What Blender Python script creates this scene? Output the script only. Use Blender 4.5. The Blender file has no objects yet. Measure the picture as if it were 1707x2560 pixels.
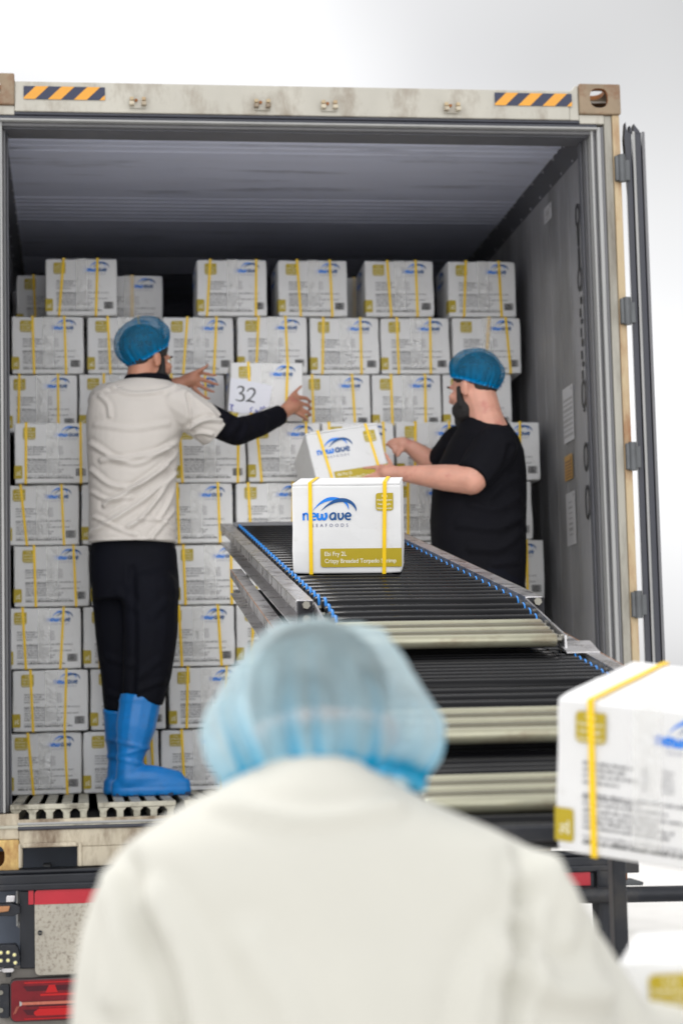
import bpy, math, random
import numpy as np
from mathutils import Vector, Matrix, Euler, noise
random.seed(7)
rad = math.radians
D = bpy.data
scn = bpy.context.scene
COL = scn.collection

# ------------------------------------------------------------------ camera
CAM = np.array([-0.8213, -7.184, 1.6645])
def _rot(rx, ry, rz):
    cx, sx, cy, sy, cz, sz = math.cos(rx), math.sin(rx), math.cos(ry), math.sin(ry), math.cos(rz), math.sin(rz)
    return np.array([[cz, -sz, 0], [sz, cz, 0], [0, 0, 1]]) @ np.array([[1, 0, 0], [0, cx, -sx], [0, sx, cx]]) @ np.array([[cy, 0, sy], [0, 1, 0], [-sy, 0, cy]])
RC = _rot(rad(5.933), rad(1.314), rad(-7.4105))
cam_d = D.cameras.new('camera')
cam = D.objects.new('camera', cam_d)
COL.objects.link(cam)
M = Matrix.Identity(4)
for i in range(3):
    M[i][0] = RC[i, 0]; M[i][1] = RC[i, 2]; M[i][2] = -RC[i, 1]; M[i][3] = CAM[i]
cam.matrix_world = M
cam_d.sensor_fit = 'VERTICAL'; cam_d.sensor_height = 36.0; cam_d.sensor_width = 24.0
cam_d.lens = 36.0 * 4979 / 2560
cam_d.clip_start = 0.05; cam_d.clip_end = 2000
cam_d.dof.use_dof = True
cam_d.dof.focus_distance = 5.6
cam_d.dof.aperture_fstop = 3.3
scn.camera = cam

def P(u, v, y):
    """point seen at pixel (u,v) of the photograph, at depth y (used to place real geometry)"""
    r = RC @ np.array([(u - 853.5) / 4979, 1, (1280 - v) / 4979])
    return CAM + r * (y - CAM[1]) / r[1]

# ------------------------------------------------------------------ sky, sun, exposure
SUN_EL, SUN_AZ = rad(58), rad(-40)      # azimuth measured from +y towards +x
w = D.worlds.new('World'); scn.world = w; w.use_nodes = True
nt = w.node_tree; nt.nodes.clear()
def N(nt, t, **kw):
    n = nt.nodes.new(t)
    for k, v in kw.items(): setattr(n, k, v)
    return n
def L(nt, a, b): nt.links.new(a, b)
out = N(nt, 'ShaderNodeOutputWorld'); bg = N(nt, 'ShaderNodeBackground')
sky = N(nt, 'ShaderNodeTexSky', sky_type='NISHITA', sun_disc=False, sun_elevation=SUN_EL, sun_rotation=SUN_AZ, air_density=1.0, dust_density=4.0, ozone_density=1.0)
bw = N(nt, 'ShaderNodeRGBToBW'); L(nt, sky.outputs[0], bw.inputs[0])
mixg = N(nt, 'ShaderNodeMix', data_type='RGBA'); mixg.inputs[0].default_value = 0.97
# a closed cloud layer evens the clear-sky brightness out
pw = N(nt, 'ShaderNodeMath', operation='POWER'); pw.inputs[1].default_value = 0.30; L(nt, bw.outputs[0], pw.inputs[0])
ml = N(nt, 'ShaderNodeMath', operation='MULTIPLY'); ml.inputs[1].default_value = 3.4; L(nt, pw.outputs[0], ml.inputs[0])
L(nt, sky.outputs[0], mixg.inputs[6]); L(nt, ml.outputs[0], mixg.inputs[7])
tc = N(nt, 'ShaderNodeTexCoord')
nz = N(nt, 'ShaderNodeTexNoise'); nz.inputs['Scale'].default_value = 2.6; nz.inputs['Detail'].default_value = 2.5; nz.inputs['Roughness'].default_value = 0.45
L(nt, tc.outputs['Generated'], nz.inputs['Vector'])
cr = N(nt, 'ShaderNodeValToRGB')
cr.color_ramp.elements[0].position = 0.36; cr.color_ramp.elements[0].color = (0.72, 0.72, 0.73, 1)
cr.color_ramp.elements[1].position = 0.62; cr.color_ramp.elements[1].color = (1.12, 1.12, 1.12, 1)
L(nt, nz.outputs[0], cr.inputs[0])
mul = N(nt, 'ShaderNodeMix', data_type='RGBA', blend_type='MULTIPLY'); mul.inputs[0].default_value = 1.0
L(nt, mixg.outputs[2], mul.inputs[6]); L(nt, cr.outputs[0], mul.inputs[7])
# a greyer bank of cloud high to the right
nrm = N(nt, 'ShaderNodeVectorMath', operation='NORMALIZE'); L(nt, tc.outputs['Generated'], nrm.inputs[0])
dt = N(nt, 'ShaderNodeVectorMath', operation='DOT_PRODUCT'); L(nt, nrm.outputs[0], dt.inputs[0])
_d = Vector((0.36, 0.84, 0.42)).normalized(); dt.inputs[1].default_value = tuple(_d)
mrc = N(nt, 'ShaderNodeMapRange', interpolation_type='SMOOTHSTEP'); mrc.inputs[1].default_value = 0.955; mrc.inputs[2].default_value = 0.999; mrc.inputs[3].default_value = 1.0; mrc.inputs[4].default_value = 0.50
L(nt, dt.outputs['Value'], mrc.inputs[0])
mu2 = N(nt, 'ShaderNodeMix', data_type='RGBA', blend_type='MULTIPLY'); mu2.inputs[0].default_value = 1.0
L(nt, mul.outputs[2], mu2.inputs[6]); L(nt, mrc.outputs[0], mu2.inputs[7]); dt2 = N(nt, 'ShaderNodeVectorMath', operation='DOT_PRODUCT'); L(nt, nrm.outputs[0], dt2.inputs[0]); dt2.inputs[1].default_value = tuple(Vector((-0.12, -0.93, 0.34)).normalized())
mr2 = N(nt, 'ShaderNodeMapRange', interpolation_type='SMOOTHSTEP'); mr2.inputs[1].default_value = 0.55; mr2.inputs[2].default_value = 0.97; mr2.inputs[3].default_value = 1.0; mr2.inputs[4].default_value = 2.35  # unseen brighter sky patch behind the camera, added to light the carton stack
L(nt, dt2.outputs['Value'], mr2.inputs[0])
mu3 = N(nt, 'ShaderNodeMix', data_type='RGBA', blend_type='MULTIPLY'); mu3.inputs[0].default_value = 1.0
L(nt, mu2.outputs[2], mu3.inputs[6]); L(nt, mr2.outputs[0], mu3.inputs[7]); L(nt, mu3.outputs[2], bg.inputs[0]); bg.inputs[1].default_value = 0.15
L(nt, bg.outputs[0], out.inputs[0])
sd = D.lights.new('sun', 'SUN'); sd.energy = 0.9; sd.angle = rad(22); sd.color = (1.0, 0.975, 0.94)
sun = D.objects.new('sun', sd); COL.objects.link(sun)
sv = Vector((math.sin(SUN_AZ) * math.cos(SUN_EL), math.cos(SUN_AZ) * math.cos(SUN_EL), math.sin(SUN_EL)))
sun.rotation_euler = sv.to_track_quat('Z', 'Y').to_euler()
scn.view_settings.view_transform = 'Standard'; scn.view_settings.look = 'None'
scn.view_settings.exposure = 0.74; scn.view_settings.gamma = 1.0
scn.cycles.max_bounces = 8; scn.cycles.diffuse_bounces = 5; scn.cycles.transparent_max_bounces = 24
scn.cycles.sample_clamp_indirect = 6.0

# ------------------------------------------------------------------ materials
MATS = {}
def srgb(r, g, b):
    f = lambda c: (c / 255 / 12.92) if c / 255 <= 0.04045 else ((c / 255 + 0.055) / 1.055) ** 2.4
    return (f(r), f(g), f(b))
def pm(name, col, rough=0.5, metal=0.0, var=0.08, scale=6.0, bump=0.0, bscale=60.0, spec=0.5, stretch=(1, 1, 1), dirt=None, dscale=3.0, damt=0.5, coat=0.0, rvar=0.1, sss=0.0, rand=0.0, sheen=0.0):
    """procedural principled: noise colour variation, optional second-colour wear, bump"""
    if name in MATS: return MATS[name]
    m = D.materials.new(name); m.use_nodes = True; nt = m.node_tree
    b = nt.nodes['Principled BSDF']
    tc = N(nt, 'ShaderNodeTexCoord'); mp = N(nt, 'ShaderNodeMapping'); mp.inputs['Scale'].default_value = stretch
    L(nt, tc.outputs['Object'], mp.inputs[0])
    nz = N(nt, 'ShaderNodeTexNoise'); nz.inputs['Scale'].default_value = scale; nz.inputs['Detail'].default_value = 6; nz.inputs['Roughness'].default_value = 0.6
    L(nt, mp.outputs[0], nz.inputs[0])
    r = N(nt, 'ShaderNodeValToRGB')
    lo = tuple(max(0, c * (1 - var)) for c in col); hi = tuple(min(1, c * (1 + var)) for c in col)
    r.color_ramp.elements[0].position = 0.3; r.color_ramp.elements[0].color = lo + (1,)
    r.color_ramp.elements[1].position = 0.7; r.color_ramp.elements[1].color = hi + (1,)
    L(nt, nz.outputs[0], r.inputs[0]); cur = r.outputs[0]
    if dirt:
        n2 = N(nt, 'ShaderNodeTexNoise'); n2.inputs['Scale'].default_value = dscale; n2.inputs['Detail'].default_value = 9; n2.inputs['Roughness'].default_value = 0.68
        L(nt, mp.outputs[0], n2.inputs[0])
        r2 = N(nt, 'ShaderNodeValToRGB'); e = r2.color_ramp.elements
        e[0].position = 0.62 - 0.25 * damt; e[0].color = (0, 0, 0, 1); e[1].position = 0.78 - 0.18 * damt; e[1].color = (1, 1, 1, 1)
        L(nt, n2.outputs[0], r2.inputs[0])
        mx = N(nt, 'ShaderNodeMix', data_type='RGBA'); L(nt, r2.outputs[0], mx.inputs[0]); L(nt, cur, mx.inputs[6]); mx.inputs[7].default_value = tuple(dirt) + (1,)
        cur = mx.outputs[2]
    if rand:
        oi = N(nt, 'ShaderNodeObjectInfo'); mr = N(nt, 'ShaderNodeMapRange'); mr.inputs[3].default_value = 1 - rand; mr.inputs[4].default_value = 1.0
        L(nt, oi.outputs['Random'], mr.inputs[0])
        mx = N(nt, 'ShaderNodeMix', data_type='RGBA', blend_type='MULTIPLY'); mx.inputs[0].default_value = 1
        L(nt, cur, mx.inputs[6]); L(nt, mr.outputs[0], mx.inputs[7]); cur = mx.outputs[2]
    L(nt, cur, b.inputs['Base Color'])
    if rvar:
        mr = N(nt, 'ShaderNodeMapRange'); mr.inputs[3].default_value = max(0.02, rough - rvar); mr.inputs[4].default_value = min(1, rough + rvar)
        L(nt, nz.outputs[0], mr.inputs[0]); L(nt, mr.outputs[0], b.inputs['Roughness'])
    else: b.inputs['Roughness'].default_value = rough
    b.inputs['Metallic'].default_value = metal
    b.inputs['Specular IOR Level'].default_value = spec
    if coat: b.inputs['Coat Weight'].default_value = coat
    if sheen: b.inputs['Sheen Weight'].default_value = sheen
    if sss:
        b.inputs['Subsurface Weight'].default_value = sss; b.inputs['Subsurface Radius'].default_value = (0.012, 0.005, 0.003); b.inputs['Subsurface Scale'].default_value = 1.0
    if bump:
        n3 = N(nt, 'ShaderNodeTexNoise'); n3.inputs['Scale'].default_value = bscale; n3.inputs['Detail'].default_value = 4
        L(nt, mp.outputs[0], n3.inputs[0])
        bp = N(nt, 'ShaderNodeBump'); bp.inputs['Strength'].default_value = bump; bp.inputs['Distance'].default_value = 0.01
        L(nt, n3.outputs[0], bp.inputs['Height']); L(nt, bp.outputs[0], b.inputs['Normal'])
    MATS[name] = m
    return m

m_carton = pm('carton_board', (0.79, 0.79, 0.79), 0.42, var=0.035, scale=3, bump=0.05, bscale=30, rand=0.12, dirt=(0.60, 0.58, 0.55), dscale=7, damt=0.10)
m_carton_edge = pm('carton_cut_edge', (0.38, 0.30, 0.20), 0.8)
m_strap = pm('yellow_strap', (0.93, 0.60, 0.0), 0.35, var=0.06, scale=25)
m_ochre = pm('ochre_print', srgb(178, 156, 20), 0.45, var=0.04)
m_lightprint = pm('pale_print', (0.80, 0.78, 0.62), 0.5, var=0.02)
m_blue1 = pm('bright_blue_print', (0.0, 0.21, 0.78), 0.45, var=0.04)
m_blue2 = pm('navy_blue_print', (0.0, 0.075, 0.26), 0.45, var=0.04)
m_slate = pm('slate_print', srgb(78, 84, 128), 0.5, var=0.02)
m_grey_ink = pm('grey_ink', (0.21, 0.21, 0.22), 0.6, var=0.15)
m_pale_ink = pm('pale_grey_ink', (0.42, 0.42, 0.43), 0.6, var=0.1)
m_black_ink = pm('black_ink', (0.035, 0.035, 0.038), 0.55)
m_beige = pm('beige_container_paint', (0.45, 0.43, 0.375), 0.5, var=0.14, scale=2.2, bump=0.15, bscale=14, dirt=(0.19, 0.145, 0.10), dscale=4.5, damt=0.52, stretch=(1, 1, 0.45))
m_rusty = pm('rusty_beige_paint', (0.25, 0.185, 0.12), 0.6, var=0.25, scale=5, bump=0.3, bscale=22, dirt=(0.17, 0.06, 0.02), dscale=9, damt=0.55)
m_tan = pm('tan_post_paint', (0.46, 0.36, 0.22), 0.55, var=0.2, scale=4, bump=0.2, bscale=16, dirt=(0.24, 0.10, 0.035), dscale=8, damt=0.55, stretch=(1, 1, 0.25))
m_sill = pm('weathered_sill_paint', (0.52, 0.46, 0.35), 0.55, var=0.18, scale=3, bump=0.3, bscale=20, dirt=(0.10, 0.05, 0.02), dscale=5.5, damt=0.6, stretch=(1, 1, 0.35))
m_rust = pm('heavy_rust', (0.26, 0.10, 0.03), 0.8, var=0.4, scale=12, bump=0.5, bscale=35)
m_rustyellow = pm('rust_streaked_casting', (0.62, 0.44, 0.16), 0.6, var=0.2, scale=6, bump=0.3, bscale=25, dirt=(0.24, 0.07, 0.01), dscale=7, damt=0.6, stretch=(1, 1, 0.5))
m_gasket = pm('grey_rubber_seal', (0.14, 0.14, 0.148), 0.45, var=0.12, scale=5, stretch=(1, 1, 0.2))
m_seal_light = pm('pale_rubber_seal', (0.33, 0.33, 0.325), 0.4, var=0.12, scale=5, stretch=(1, 1, 0.2))
m_dark_seal = pm('dark_rubber_seal', (0.035, 0.037, 0.05), 0.45, var=0.15, scale=8)
m_wall = pm('scuffed_steel_lining', (0.33, 0.33, 0.345), 0.45, metal=0.2, var=0.12, scale=2.5, bump=0.06, bscale=10, dirt=(0.17, 0.17, 0.17), dscale=3, damt=0.45, stretch=(1, 1, 0.25))
m_cove = pm('dark_corner_trim', (0.085, 0.087, 0.10), 0.5, var=0.15)
m_ceil = pm('grey_ceiling_lining', (0.60, 0.63, 0.77), 0.45, var=0.05, scale=2, bump=0.05, bscale=8, dirt=(0.25, 0.26, 0.32), dscale=2.6, damt=0.22, stretch=(0.5, 4, 1))
m_rivet = pm('rivet_steel', (0.35, 0.35, 0.38), 0.35, metal=0.7)
m_tbar = pm('worn_floor_aluminium', (0.46, 0.44, 0.36), 0.5, metal=0.25, var=0.2, scale=8, bump=0.15, bscale=40, dirt=(0.10, 0.085, 0.06), dscale=11, damt=0.5)
m_dark = pm('dark_void', (0.02, 0.02, 0.024), 0.8)
m_hinge = pm('hinge_steel', (0.10, 0.105, 0.11), 0.4, metal=0.5, var=0.2, scale=14, bump=0.1, bscale=40)
m_chassis = pm('black_chassis_paint', (0.014, 0.016, 0.022), 0.42, var=0.35, scale=5, bump=0.15, bscale=24, dirt=(0.05, 0.046, 0.042), dscale=5, damt=0.35, spec=0.35)
m_mud = pm('blue_grey_panel', (0.10, 0.12, 0.16), 0.5, var=0.2, scale=4)
m_speck = pm('stained_marker_panel', (0.40, 0.37, 0.31), 0.7, var=0.12, scale=8, bump=0.1, bscale=60, dirt=(0.17, 0.14, 0.11), dscale=75, damt=0.5)
m_red = pm('red_reflective_tape', srgb(178, 26, 44), 0.35, var=0.08)
m_lens = pm('red_lens', (0.16, 0.006, 0.012), 0.25, var=0.3, scale=12, spec=0.3)
m_lens_b = pm('bright_red_reflector', (0.45, 0.008, 0.010), 0.3, var=0.1, spec=0.3)
m_lens_o = pm('amber_light_strip', (0.45, 0.10, 0.05), 0.3, coat=0.8)
m_led = pm('led_lens', (0.75, 0.70, 0.30), 0.15, coat=1.0)
m_steel = pm('galvanised_rail', (0.52, 0.51, 0.52), 0.3, metal=0.9, var=0.22, scale=16, bump=0.08, bscale=60, dirt=(0.10, 0.09, 0.09), dscale=12, damt=0.4, rvar=0.16)
m_rail_rust = pm('scuffed_rail_edge', (0.35, 0.17, 0.08), 0.5, metal=0.5, var=0.3, scale=14)
m_roller = pm('black_roller', (0.004, 0.004, 0.005), 0.10, var=0.25, scale=9, spec=0.17, stretch=(0.3, 1, 1), rvar=0.03)
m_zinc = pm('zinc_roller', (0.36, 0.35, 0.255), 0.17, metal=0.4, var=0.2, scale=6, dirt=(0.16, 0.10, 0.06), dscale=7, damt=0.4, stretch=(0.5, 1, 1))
m_zinc_shade = pm('shade_zinc_roller', (0.15, 0.14, 0.10), 0.22, metal=0.4, var=0.3, scale=6, dirt=(0.10, 0.06, 0.035), dscale=7, damt=0.4, stretch=(0.5, 1, 1))  # darker copy of the zinc, paints the shade lines between rollers
m_belt = pm('blue_drive_belt', (0.0, 0.20, 0.62), 0.4, var=0.1)
m_chrome = pm('bolt_steel', (0.22, 0.21, 0.18), 0.35, metal=0.8)
m_skin1 = pm('skin', srgb(186, 132, 108), 0.5, var=0.10, scale=18, bump=0.08, bscale=120, sss=0.25, dirt=srgb(168, 96, 84), dscale=14, damt=0.15)
m_skin2 = pm('pale_skin', srgb(206, 152, 132), 0.5, var=0.10, scale=18, bump=0.08, bscale=120, sss=0.25, dirt=srgb(186, 112, 102), dscale=14, damt=0.2)
m_beard = pm('black_beard', (0.012, 0.010, 0.010), 0.75, var=0.4, scale=60, bump=0.6, bscale=160)
m_hair = pm('dark_hair', (0.018, 0.014, 0.012), 0.6, var=0.4, scale=60, bump=0.4, bscale=140)
m_hair_g = pm('grey_brown_hair', (0.04, 0.03, 0.024), 0.6, var=0.4, scale=50, bump=0.4, bscale=120)
m_tee_w = pm('white_cotton', (0.54, 0.505, 0.47), 0.85, var=0.05, scale=5, bump=0.10, bscale=26, sheen=0.1)
m_tee_b = pm('black_cotton', (0.0045, 0.0045, 0.007), 0.85, spec=0.15, var=0.2, scale=6, bump=0.15, bscale=24)
m_sleeve = pm('black_knit', (0.0035, 0.0035, 0.007), 0.9, spec=0.15, var=0.2, scale=20, bump=0.15, bscale=40)
m_trouser = pm('navy_black_trousers', (0.0035, 0.004, 0.008), 0.8, spec=0.15, var=0.25, scale=6, bump=0.25, bscale=14)
m_boot = pm('blue_rubber_boot', (0.004, 0.19, 0.56), 0.36, var=0.14, scale=6, bump=0.08, bscale=18, dirt=(0.02, 0.12, 0.34), dscale=9, damt=0.3)
m_sole = pm('dark_boot_tread', (0.01, 0.03, 0.08), 0.6)
m_coat = pm('off_white_coat', (0.55, 0.54, 0.485), 0.85, var=0.03, scale=3, bump=0.06, bscale=12)
m_glove = pm('blue_plastic', (0.0, 0.20, 0.66), 0.4)
m_paper = pm('white_paper', (0.78, 0.79, 0.86), 0.6, var=0.02)
m_biro = pm('blue_biro', (0.06, 0.07, 0.42), 0.6)
m_wood = pm('pallet_wood', (0.36, 0.25, 0.14), 0.75, var=0.25, scale=6, stretch=(0.2, 2, 2), bump=0.2)
m_ground = pm('pale_concrete_yard', (0.62, 0.61, 0.59), 0.9, var=0.08, scale=0.8, bump=0.1, bscale=20, dirt=(0.45, 0.44, 0.42), dscale=0.4, damt=0.3)
m_sticker = pm('white_sticker', (0.62, 0.62, 0.64), 0.4, var=0.04)
m_orange = pm('amber_sticker', (0.62, 0.34, 0.05), 0.4, var=0.06)
m_tyre = pm('tyre_rubber', (0.015, 0.015, 0.016), 0.8, bump=0.2)

def make_tape():
    m = D.materials.new('clear_tape'); m.use_nodes = True; nt = m.node_tree; nt.nodes.clear()
    o = N(nt, 'ShaderNodeOutputMaterial'); t = N(nt, 'ShaderNodeBsdfTransparent'); p = N(nt, 'ShaderNodeBsdfPrincipled')
    p.inputs['Base Color'].default_value = (0.93, 0.93, 0.91, 1); p.inputs['Roughness'].default_value = 0.12; p.inputs['Specular IOR Level'].default_value = 1.0
    p.inputs['Coat Weight'].default_value = 1.0; p.inputs['Coat Roughness'].default_value = 0.05
    tc = N(nt, 'ShaderNodeTexCoord'); oi = N(nt, 'ShaderNodeObjectInfo')
    vm = N(nt, 'ShaderNodeVectorMath', operation='ADD'); L(nt, tc.outputs['Object'], vm.inputs[0])
    sc = N(nt, 'ShaderNodeVectorMath', operation='SCALE'); sc.inputs[0].default_value = (37, 19, 53); L(nt, oi.outputs['Random'], sc.inputs[3]); L(nt, sc.outputs[0], vm.inputs[1])
    n = N(nt, 'ShaderNodeTexNoise'); n.inputs['Scale'].default_value = 32; n.inputs['Detail'].default_value = 3; n.inputs['Distortion'].default_value = 0.8
    L(nt, vm.outputs[0], n.inputs[0])
    b = N(nt, 'ShaderNodeBump'); b.inputs['Strength'].default_value = 0.9; b.inputs['Distance'].default_value = 0.012
    L(nt, n.outputs[0], b.inputs['Height']); L(nt, b.outputs[0], p.inputs['Normal']); L(nt, b.outputs[0], p.inputs['Coat Normal'])
    mx = N(nt, 'ShaderNodeMixShader'); mx.inputs[0].default_value = 0.34
    L(nt, t.outputs[0], mx.inputs[1]); L(nt, p.outputs[0], mx.inputs[2]); L(nt, mx.outputs[0], o.inputs[0])
    return m
m_tape = make_tape()

def make_net(name, col, alpha, nscale=30, transl=0.45, col2=None):
    """gauze of a hairnet: holes let the hair behind show through, cloth passes light"""
    m = D.materials.new(name); m.use_nodes = True; nt = m.node_tree; nt.nodes.clear()
    o = N(nt, 'ShaderNodeOutputMaterial'); t = N(nt, 'ShaderNodeBsdfTransparent')
    d = N(nt, 'ShaderNodeBsdfDiffuse'); tl = N(nt, 'ShaderNodeBsdfTranslucent')
    d.inputs[0].default_value = col + (1,); tl.inputs[0].default_value = col + (1,)
    m1 = N(nt, 'ShaderNodeMixShader'); m1.inputs[0].default_value = transl
    L(nt, d.outputs[0], m1.inputs[1]); L(nt, tl.outputs[0], m1.inputs[2])
    at = N(nt, 'ShaderNodeAttribute', attribute_name='gather')
    if col2:
        mc = N(nt, 'ShaderNodeMix', data_type='RGBA'); mm = N(nt, 'ShaderNodeMath', operation='MULTIPLY', use_clamp=True); mm.inputs[1].default_value = 1.6; L(nt, at.outputs['Fac'], mm.inputs[0]); L(nt, mm.outputs[0], mc.inputs[0]); mc.inputs[6].default_value = col + (1,); mc.inputs[7].default_value = col2 + (1,); L(nt, mc.outputs[2], d.inputs[0]); L(nt, mc.outputs[2], tl.inputs[0])
    tc = N(nt, 'ShaderNodeTexCoord'); n = N(nt, 'ShaderNodeTexNoise'); n.inputs['Scale'].default_value = nscale; n.inputs['Detail'].default_value = 5
    L(nt, tc.outputs['Object'], n.inputs[0])
    mr = N(nt, 'ShaderNodeMapRange'); mr.inputs[1].default_value = 0.3; mr.inputs[2].default_value = 0.7; mr.inputs[3].default_value = alpha - 0.10; mr.inputs[4].default_value = alpha + 0.10
    L(nt, n.outputs[0], mr.inputs[0])
    ad = N(nt, 'ShaderNodeMath', operation='ADD', use_clamp=True); L(nt, mr.outputs[0], ad.inputs[0]); L(nt, at.outputs['Fac'], ad.inputs[1])
    mx = N(nt, 'ShaderNodeMixShader'); L(nt, ad.outputs[0], mx.inputs[0]); L(nt, t.outputs[0], mx.inputs[1]); L(nt, m1.outputs[0], mx.inputs[2])
    L(nt, mx.outputs[0], o.inputs[0])
    return m
m_net = make_net('blue_hairnet_gauze', (0.03, 0.25, 0.46), 0.52, 30, 0.45, (0.0, 0.30, 0.70))
m_net_band = pm('blue_elastic', (0.0, 0.22, 0.50), 0.6, var=0.2, scale=40)
m_net_f = make_net('pale_blue_hairnet_gauze', (0.80, 0.95, 0.99), 0.66, 14, 0.93, (0.02, 0.50, 0.80))
m_net_fband = pm('sky_blue_elastic', (0.05, 0.42, 0.68), 0.6, var=0.2, scale=30)

# ------------------------------------------------------------------ mesh helpers
class MB:
    def __init__(s): s.v = []; s.f = []; s.m = []; s.mats = []; s.sm = []
    def mi(s, mat):
        if mat not in s.mats: s.mats.append(mat)
        return s.mats.index(mat)
    def add(s, vs, fs, mat, smooth=False):
        o = len(s.v); i = s.mi(mat)
        s.v += [tuple(map(float, q)) for q in vs]; s.f += [tuple(o + k for k in f) for f in fs]
        s.m += [i] * len(fs); s.sm += [smooth] * len(fs)
        return s
    def box(s, lo, hi, mat, R=None, c=None):
        x0, y0, z0 = lo; x1, y1, z1 = hi
        vs = [(x0, y0, z0), (x1, y0, z0), (x1, y1, z0), (x0, y1, z0), (x0, y0, z1), (x1, y0, z1), (x1, y1, z1), (x0, y1, z1)]
        if R is not None: vs = [tuple(R @ Vector(q) + (Vector(c) if c else Vector((0, 0, 0)))) for q in vs]
        return s.add(vs, [(0, 3, 2, 1), (4, 5, 6, 7), (0, 1, 5, 4), (1, 2, 6, 5), (2, 3, 7, 6), (3, 0, 4, 7)], mat)
    def cyl(s, p0, p1, r0, mat, r1=None, n=16, caps=True, smooth=True):
        p0, p1 = Vector(p0), Vector(p1); r1 = r0 if r1 is None else r1
        d = (p1 - p0).normalized(); a = d.orthogonal().normalized(); b = d.cross(a)
        vs = [p0 + (a * math.cos(t) + b * math.sin(t)) * r0 for t in [2 * math.pi * k / n for k in range(n)]]
        vs += [p1 + (a * math.cos(t) + b * math.sin(t)) * r1 for t in [2 * math.pi * k / n for k in range(n)]]
        fs = [(k, (k + 1) % n, n + (k + 1) % n, n + k) for k in range(n)]
        s.add(vs, fs, mat, smooth)
        if caps: s.add(vs, [tuple(range(n - 1, -1, -1)), tuple(range(n, 2 * n))], mat)
        return s
    def prism(s, poly, mat, f0, f1):
        """poly: list of 2-d points; f0/f1: functions mapping a point to 3-d for either end"""
        n = len(poly); vs = [f0(p) for p in poly] + [f1(p) for p in poly]
        fs = [(k, (k + 1) % n, n + (k + 1) % n, n + k) for k in range(n)] + [tuple(range(n - 1, -1, -1)), tuple(range(n, 2 * n))]
        return s.add(vs, fs, mat)
    def poly(s, pts, mat, f): return s.add([f(p) for p in pts], [tuple(range(len(pts)))], mat)
    def ell(s, c, r, mat, R=None, n=16, smooth=True):
        vs, fs = ell_vf(c, r, R, n); return s.add(vs, fs, mat, smooth)
    def build(s, name, parent=None, bevel=0.0, seg=2, weld=False):
        me = D.meshes.new(name); me.from_pydata(s.v, [], s.f)
        for mt in s.mats: me.materials.append(mt)
        me.polygons.foreach_set('material_index', s.m); me.polygons.foreach_set('use_smooth', s.sm)
        me.update()
        import bmesh
        bm = bmesh.new(); bm.from_mesh(me); bmesh.ops.recalc_face_normals(bm, faces=bm.faces); bm.to_mesh(me); bm.free()
        o = link(name, me, parent)
        if bevel:
            b = o.modifiers.new('bevel', 'BEVEL'); b.width = bevel; b.segments = seg; b.limit_method = 'ANGLE'; b.angle_limit = rad(40)
        return o
def link(name, me, parent=None):
    o = D.objects.new(name, me); COL.objects.link(o)
    if parent: o.parent = parent
    return o
def empty(name, loc=(0, 0, 0), rot=None):
    o = D.objects.new(name, None); COL.objects.link(o); o.location = loc; o.empty_display_size = 0.1
    if rot: o.rotation_euler = rot
    return o
def tag(o, label=None, cat=None, group=None, kind=None):
    if label: o['label'] = label
    if cat: o['category'] = cat
    if group: o['group'] = group
    if kind: o['kind'] = kind
    return o
def ell_vf(c, r, R=None, n=16):
    m = n // 2; vs = [(0, 0, 1)]
    for i in range(1, m):
        t = math.pi * i / m
        for k in range(n): p = 2 * math.pi * k / n; vs.append((math.sin(t) * math.cos(p), math.sin(t) * math.sin(p), math.cos(t)))
    vs.append((0, 0, -1)); fs = []
    for k in range(n): fs.append((0, 1 + k, 1 + (k + 1) % n))
    for i in range(m - 2):
        for k in range(n):
            a = 1 + i * n + k; b = 1 + i * n + (k + 1) % n; fs.append((a, a + n, b + n, b))
    e = len(vs) - 1; o = 1 + (m - 2) * n
    for k in range(n): fs.append((e, o + (k + 1) % n, o + k))
    V = np.array(vs) * np.array(r)
    if R is not None: V = V @ np.array(R).T
    return [tuple(q) for q in V + np.array(c)], fs
def rrect(x0, y0, x1, y1, r, corners='abcd', n=5):
    """rounded rectangle; corners a=bl b=br c=tr d=tl get rounded"""
    pts = []
    for ch, cx, cy, a0 in (('a', x0 + r, y0 + r, 180), ('b', x1 - r, y0 + r, 270), ('c', x1 - r, y1 - r, 0), ('d', x0 + r, y1 - r, 90)):
        if ch in corners:
            for k in range(n + 1): t = rad(a0 + 90 * k / n); pts.append((cx + r * math.cos(t), cy + r * math.sin(t)))
        else: pts.append(({'a': x0, 'b': x1, 'c': x1, 'd': x0}[ch], {'a': y0, 'b': y0, 'c': y1, 'd': y1}[ch]))
    return pts
def catmull(pts, k=6):
    pts = [np.array(p, float) for p in pts]; q = [2 * pts[0] - pts[1]] + pts + [2 * pts[-1] - pts[-2]]; o = []
    for i in range(1, len(q) - 2):
        for j in range(k):
            t = j / k; a, b, c, d = q[i - 1:i + 3]
            o.append(0.5 * ((2 * b) + (c - a) * t + (2 * a - 5 * b + 4 * c - d) * t * t + (3 * b - a - 3 * c + d) * t ** 3))
    o.append(q[-2]); return o
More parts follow.
